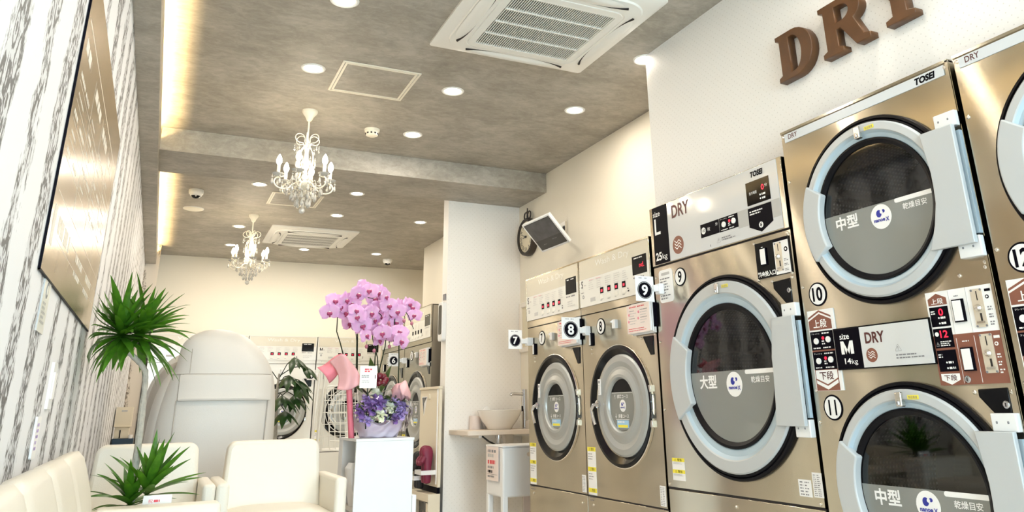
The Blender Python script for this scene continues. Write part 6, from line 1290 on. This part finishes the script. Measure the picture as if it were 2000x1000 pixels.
def slippers(u, m, label, zoff):
    s = thing('slippers', label, 'slippers', (2.028, 6.73 - u, 0.262 + zoff), -PI / 2, 'slippers hung on the board')
    for k in (0, 1):
        q = MB(); n = 12; vs = []; dx = 0.055 * k - 0.02
        prof = [(0.0, 0.040, 0.030), (0.03, 0.052, 0.032), (0.10, 0.048, 0.030), (0.15, 0.052, 0.034), (0.20, 0.060, 0.045), (0.245, 0.055, 0.050), (0.275, 0.035, 0.036), (0.285, 0.012, 0.012)]
        q = loft([(z, dx + 0.004 * math.sin(z * 20), 0.0, w * 0.62, d) for z, w, d in prof[:-3]] + [(z, dx, -0.004, w * 0.55, d) for z, w, d in prof[-3:]], m, 18, 2.4)
        q.build('slipper', s, True, subsurf=1)
        q = MB(); q.tube([(dx - 0.030, -0.030, 0.20), (dx - 0.034, -0.052, 0.17), (dx, -0.060, 0.15), (dx + 0.034, -0.052, 0.17), (dx + 0.030, -0.030, 0.20)], 0.016, m, 8); q.build('strap', s, True)
    h = thing('slipper_holder', 'white holder clip around the ' + ('black' if 'black' in m else 'maroon') + ' slippers', 'holder', (2.0845, 6.73 - u, 0.345 + zoff), -PI / 2, 'slipper holder clips')
    q = MB(); q.rect(-0.075, 0.095, -0.012, 0.020, -0.125, -0.117, 'white_plastic'); q.rect(-0.075, -0.066, -0.012, 0.020, -0.117, 0, 'white_plastic'); q.rect(0.086, 0.095, -0.012, 0.020, -0.117, 0, 'white_plastic'); q.build('clip', h, bevel=0.002)
slippers(0.20, 'slipper_black', 'pair of black slippers hung upright behind the maroon pair', -0.02)
slippers(0.385, 'slipper_maroon', 'pair of maroon slippers hung upright on the cream board', 0.03)
t = thing('wall_intercom', 'white rounded wall unit with a tall black screen on the left face of the column', 'wall unit', (2.149, 6.39, 1.395), -PI / 2)
q = MB(); q.rrect(0, 0.115, 0, 0.325, 0.03, -0.035, 0, 'white_plastic'); q.build('housing', t, bevel=0.006, seg=3)
q = MB(); q.rrect(0.02, 0.095, 0.055, 0.300, 0.02, -0.037, -0.03, 'black_gloss'); q.build('screen', t)
q = MB(); q.rect(0.04, 0.10, 0.345, 0.395, -0.008, 0, 'ink_grey'); o = q.build('wall_plate', None); o.location = (2.149, 6.39, 1.395); o.rotation_euler = (0, 0, -PI / 2); tag(o, 'small grey plate above the white wall unit on the column', 'plate')

# ------------------------------------------------------------------ washbasin corner
t = thing('basin_shelf', 'pale wooden counter board carrying the white washbasin', 'counter', (2.19, 5.84, 0.69))
q = MB(); pts = [(0.03, 0.0), (0.649, 0.0), (0.649, 0.431), (0.0, 0.431), (0.0, 0.03), (0.009, 0.009)]
q.add([(x, y, z) for z in (-0.036, 0.0) for x, y in pts], [tuple(range(6))[::-1], tuple(range(6, 12))] + [(i, (i + 1) % 6, 6 + (i + 1) % 6, 6 + i) for i in range(6)], 'shelf_board'); q.build('board', t, bevel=0.004)
for x in (0.10, 0.55): q = MB(); q.box(x, x + 0.025, 0.02, 0.430, -0.055, -0.036, 'wall_white'); q.build('bracket', t)
t = thing('washbasin', 'round white ceramic bowl basin on the wooden counter', 'basin', (2.535, 6.03, 0.69))
q = MB(); q.lathe_z(0, 0, [(0, 0.0), (0.092, 0.0), (0.100, 0.006), (0.108, 0.022), (0.140, 0.062), (0.168, 0.108), (0.180, 0.140), (0.182, 0.146), (0.177, 0.147), (0.160, 0.110), (0.120, 0.050), (0.05, 0.022), (0, 0.020)], 'ceramic', 48); q.build('bowl', t, True)
t = thing('faucet', 'tall chrome column faucet behind the washbasin', 'faucet', (2.765, 6.04, 0.69))
q = MB(); q.lathe_z(0, 0, [(0, 0), (0.027, 0), (0.027, 0.008), (0.021, 0.012), (0.021, 0.305), (0.0, 0.305)], 'chrome', 24); q.build('column', t, True)
q = MB(); q.tube([(-0.018, 0, 0.268), (-0.10, 0, 0.272), (-0.118, 0, 0.270), (-0.126, 0, 0.258)], 0.012, 'chrome', 12); q.build('spout', t, True)
q = MB(); q.box(-0.026, -0.018, -0.008, 0.008, 0.135, 0.175, 'ink'); q.build('sensor', t)
t = thing('drain_pipe', 'chrome drain pipe below the washbasin counter', 'pipe', (2.535, 6.05, 0.654))
q = MB(); q.lathe_z(0, 0, [(0.024, 0), (0.024, -0.03), (0.018, -0.032), (0.018, -0.07), (0.025, -0.072), (0.025, -0.105), (0.017, -0.108), (0.017, -0.40)], 'chrome', 20); q.build('pipe', t, True)
q = MB(); q.tube([(2.42, 6.12, 0.640), (2.47, 6.10, 0.60), (2.56, 6.14, 0.565), (2.66, 6.15, 0.57), (2.80, 6.16, 0.56)], 0.007, 'cord_black', 8); tag(q.build('cord', None, True), 'thin dark cable looping below the washbasin counter', 'cable')
q = MB(); q.rrect(2.67, 2.745, 0.575, 0.645, 0.006, 6.19, 6.24, 'ceramic'); o = tag(q.build('socket_box', None, bevel=0.003), 'cream socket box under the counter', 'socket'); o.location = (0, 0.032, 0)
q = MB(); q.lathe_z(0, 0, [(0, 0), (0.046, 0), (0.046, 0.105), (0.018, 0.105), (0.018, 0.06), (0, 0.06)], 'paper_pink', 24); o = tag(q.build('paper_roll', None, True), 'pale paper roll behind the washbasin on its left', 'paper roll'); o.location = (2.395, 6.215, 0.69)
q = MB(); q.box(-0.045, 0.045, -0.04, 0.04, 0, 0.062, 'ceramic'); q.box(-0.036, 0.036, -0.03, 0.03, 0.062, 0.066, 'paper'); o = tag(q.build('soap_box', None, bevel=0.004), 'small cream box on the counter right of the faucet', 'box'); o.location = (2.785, 5.935, 0.69)
q = MB(); q.ball((0, 0, 0.04), 0.05, 'paper', 0.03, 0.045, 14, 8); o = tag(q.build('soap_pump', None, True), 'white rounded item behind the washbasin rim', 'soap bottle'); o.location = (2.51, 6.243, 0.69); o.scale = (1, 0.7, 2.1)

t = thing('laundry_stand', 'white plastic stand with slot handle and long legs before the washbasin', 'stand', (2.245, 5.28, 0))
q = MB(); q.box(0, 0.38, 0, 0.31, 0.265, 0.590, 'white_plastic'); q.build('bin', t, bevel=0.012, seg=3)
q = MB(); q.box(-0.004, 0.384, -0.004, 0.314, 0.588, 0.600, 'white_plastic'); q.build('rim', t, bevel=0.004)
for x, y in ((0.0, 0.0), (0.34, 0.0), (0.0, 0.265), (0.34, 0.265)): q = MB(); q.box(x, x + 0.04, y, y + 0.045, 0, 0.275, 'white_plastic'); q.build('leg', t, bevel=0.006)
q = MB(); q.rrect(0.185, 0.26, 0.525, 0.553, 0.013, -0.0015, 0.004, 'shelf_board'); q.build('handle_slot', t)
q = MB(); q.rect(0.20, 0.36, 0.0, 0.262, 0.05, 0.055, 'paper_pink'); 
tag(q.build('cardboard_box', None), 'beige printed carton standing under the white stand', 'carton').location = (2.245, 5.33, 0)
t = thing('stand_notice', 'small handwritten notice on the left side of the white stand', 'notice', (2.238, 5.565, 0), -PI / 2); rnd = random.Random(15)
q = MB(); q.rect(0.0, 0.225, 0.365, 0.590, -0.003, 0, 'paper_pink'); y = -0.0036
for z, m, hh in ((0.560, 'ink_grey', 0.024), (0.530, 'ink_pale', 0.03), (0.487, 'print_red', 0.034), (0.452, 'ink_grey', 0.020), (0.424, 'ink', 0.024), (0.392, 'ink_grey', 0.016)): q.bars(0.03, 0.20, z - hh / 2, z + hh / 2, 1, y, m, rnd, 1, 0.75)
q.rect(0.02, 0.205, 0.406, 0.4075, y, 0, 'ink'); q.build('sheet', t)

# ------------------------------------------------------------------ wall clock, monitor on its arm, pale frame
t = thing('wall_clock', 'round wall clock with dark rim and scrolled top beside the tilted monitor', 'clock', (XR - 0.002, 6.03, 2.283), -PI / 2)
q = MB(); R_ = 0.165
q.lathe_y(0, 0, [(R_, 0), (R_ + 0.004, -0.02), (R_, -0.055), (R_ - 0.012, -0.064), (R_ - 0.026, -0.056), (R_ - 0.028, -0.045)], 'clock_rim', 56); q.build('rim', t, True)
q = MB(); q.disc(0, 0, R_ - 0.02, -0.046, -0.04, 'clock_face', n=48); o = q.build('face', t)
q = MB()
for k, s in enumerate(('XII', 'I', 'II', 'III', 'IIII', 'V', 'VI', 'VII', 'VIII', 'IX', 'X', 'XI')):
    a = PI / 2 - 2 * PI * k / 12; v, f = text_mesh(s, 0.015); ax = (min(p[0] for p in v) + max(p[0] for p in v)) / 2; sc = 0.050
    ca, sa = math.cos(a - PI / 2), math.sin(a - PI / 2)
    q.add([(0.108 * math.cos(a) + ((p[0] - ax) * ca * 0.8 - (p[1] - 0.36) * sa) * sc, -0.0466, 0.108 * math.sin(a) + ((p[0] - ax) * sa * 0.8 + (p[1] - 0.36) * ca) * sc) for p in v], f, 'clock_rim')
q.build('numerals', t)
for nm, a, l, w in (('hour_hand', math.radians(183), 0.070, 0.006), ('minute_hand', math.radians(160), 0.105, 0.004)):
    q = MB(); d = (math.cos(a), math.sin(a)); n_ = (-d[1], d[0]); q.poly([(-0.015 * d[0] - w * n_[0], -0.015 * d[1] - w * n_[1]), (l * d[0] - w * 0.3 * n_[0], l * d[1] - w * 0.3 * n_[1]), (l * d[0] + w * 0.3 * n_[0], l * d[1] + w * 0.3 * n_[1]), (-0.015 * d[0] + w * n_[0], -0.015 * d[1] + w * n_[1])], -0.0495, -0.048, 'clock_rim'); q.build(nm, t)
q = MB(); q.disc(0, 0, 0.010, -0.052, -0.047, 'clock_rim', n=16); q.build('hub', t)
q = MB()
for s in (-1, 1): q.tube([(s * (0.035 + 0.032 * math.cos(a)), -0.03, 0.195 + 0.034 * math.sin(a)) for a in [(-2.3 + 0.5 * k) if s > 0 else (-2.3 + 0.5 * k) for k in range(12)]], [0.008 - 0.0003 * k for k in range(12)], 'clock_rim', 8)
q.tube([(0, -0.03, 0.165), (0, -0.03, 0.215), (0, -0.03, 0.262)], [0.010, 0.007, 0.005], 'clock_rim', 8); q.ball((0, -0.03, 0.222), 0.013, 'clock_rim'); q.build('scroll_ornament', t, True)

MW, MH = 0.3374, 0.2737
t = thing('wall_monitor', 'white framed monitor tilted down on a wall arm beside the clock', 'monitor', (2.5397, 5.1353, 2.1075))
t.rotation_mode = 'QUATERNION'; t.rotation_quaternion = (Matrix.Rotation(-1.286965, 3, 'Z') @ Matrix.Rotation(0.775438, 3, 'X') @ Matrix.Rotation(-0.104640, 3, 'Y')).to_quaternion()
q = MB(); q.box(-MW / 2, MW / 2, 0.0, 0.028, -MH / 2, MH / 2, 'white_plastic'); q.build('housing', t, bevel=0.004)
q = MB(); q.rect(-MW / 2 + 0.015, MW / 2 - 0.015, -MH / 2 + 0.016, MH / 2 - 0.014, -0.0012, 0.002, 'screen_dark'); q.build('screen', t)
q = MB(); q.rect(-MW / 2 + 0.02, MW / 2 - 0.02, -MH / 2 + 0.100, MH / 2 - 0.020, -0.0018, 0, 'screen_picture'); q.bars(-0.09, -0.03, -0.085, -0.075, 1, -0.0018, 'photo_grey', random.Random(1)); q.bars(0.03, 0.09, -0.065, -0.055, 1, -0.0018, 'photo_grey', random.Random(2)); q.build('picture', t)
ab = t.rotation_quaternion.to_matrix() @ Vector((0, 0.028, 0)) + t.location
arm = MB(); w0 = Vector((XR, 5.30, 2.02)); L0 = t.rotation_quaternion.to_matrix().transposed()
def inv(p): return tuple(L0 @ (Vector(p) - t.location))
arm.tube([(0, 0.026, 0), (0, 0.06, 0), inv((2.70, 5.30, 2.16)), inv((2.79, 5.40, 2.20)), inv((2.838, 5.40, 2.20))], 0.014, 'bright_metal', 10); arm.box(-0.05, 0.05, 0.026, 0.036, -0.05, 0.05, 'bright_metal'); arm.build('arm', t, True)
pl = MB(); vs = [inv((x, y, z)) for x in (2.82, 2.838) for y in (5.34, 5.46) for z in (2.13, 2.275)]; pl.add(vs, [(0, 1, 3, 2), (4, 6, 7, 5), (0, 4, 5, 1), (2, 3, 7, 6), (0, 2, 6, 4), (1, 5, 7, 3)], 'bright_metal'); pl.build('wall_bracket', t)
kb = MB(); kb.ball(inv((2.79, 5.40, 2.235)), 0.020, 'ink'); kb.ball(inv((2.81, 5.36, 2.15)), 0.012, 'ink'); kb.build('joint', t, True)
t = thing('picture_frame', 'distressed white frame on the wall behind washer dryer 7', 'frame', (XR - 0.001, 6.255, 1.303), -PI / 2)
fw_, fh_ = 0.34, 0.425
for nm, a in (('left_moulding', (0, 0.045, 0, fh_)), ('right_moulding', (fw_ - 0.045, fw_, 0, fh_)), ('top_moulding', (0.045, fw_ - 0.045, fh_ - 0.045, fh_)), ('bottom_moulding', (0.045, fw_ - 0.045, 0, 0.045))):
    q = MB(); q.rect(a[0], a[1], a[2], a[3], -0.024, 0, 'wall_white'); q.build(nm, t, bevel=0.007)
q = MB(); q.rect(0.04, fw_ - 0.04, 0.04, fh_ - 0.04, -0.008, 0, 'clock_face'); q.build('print', t)
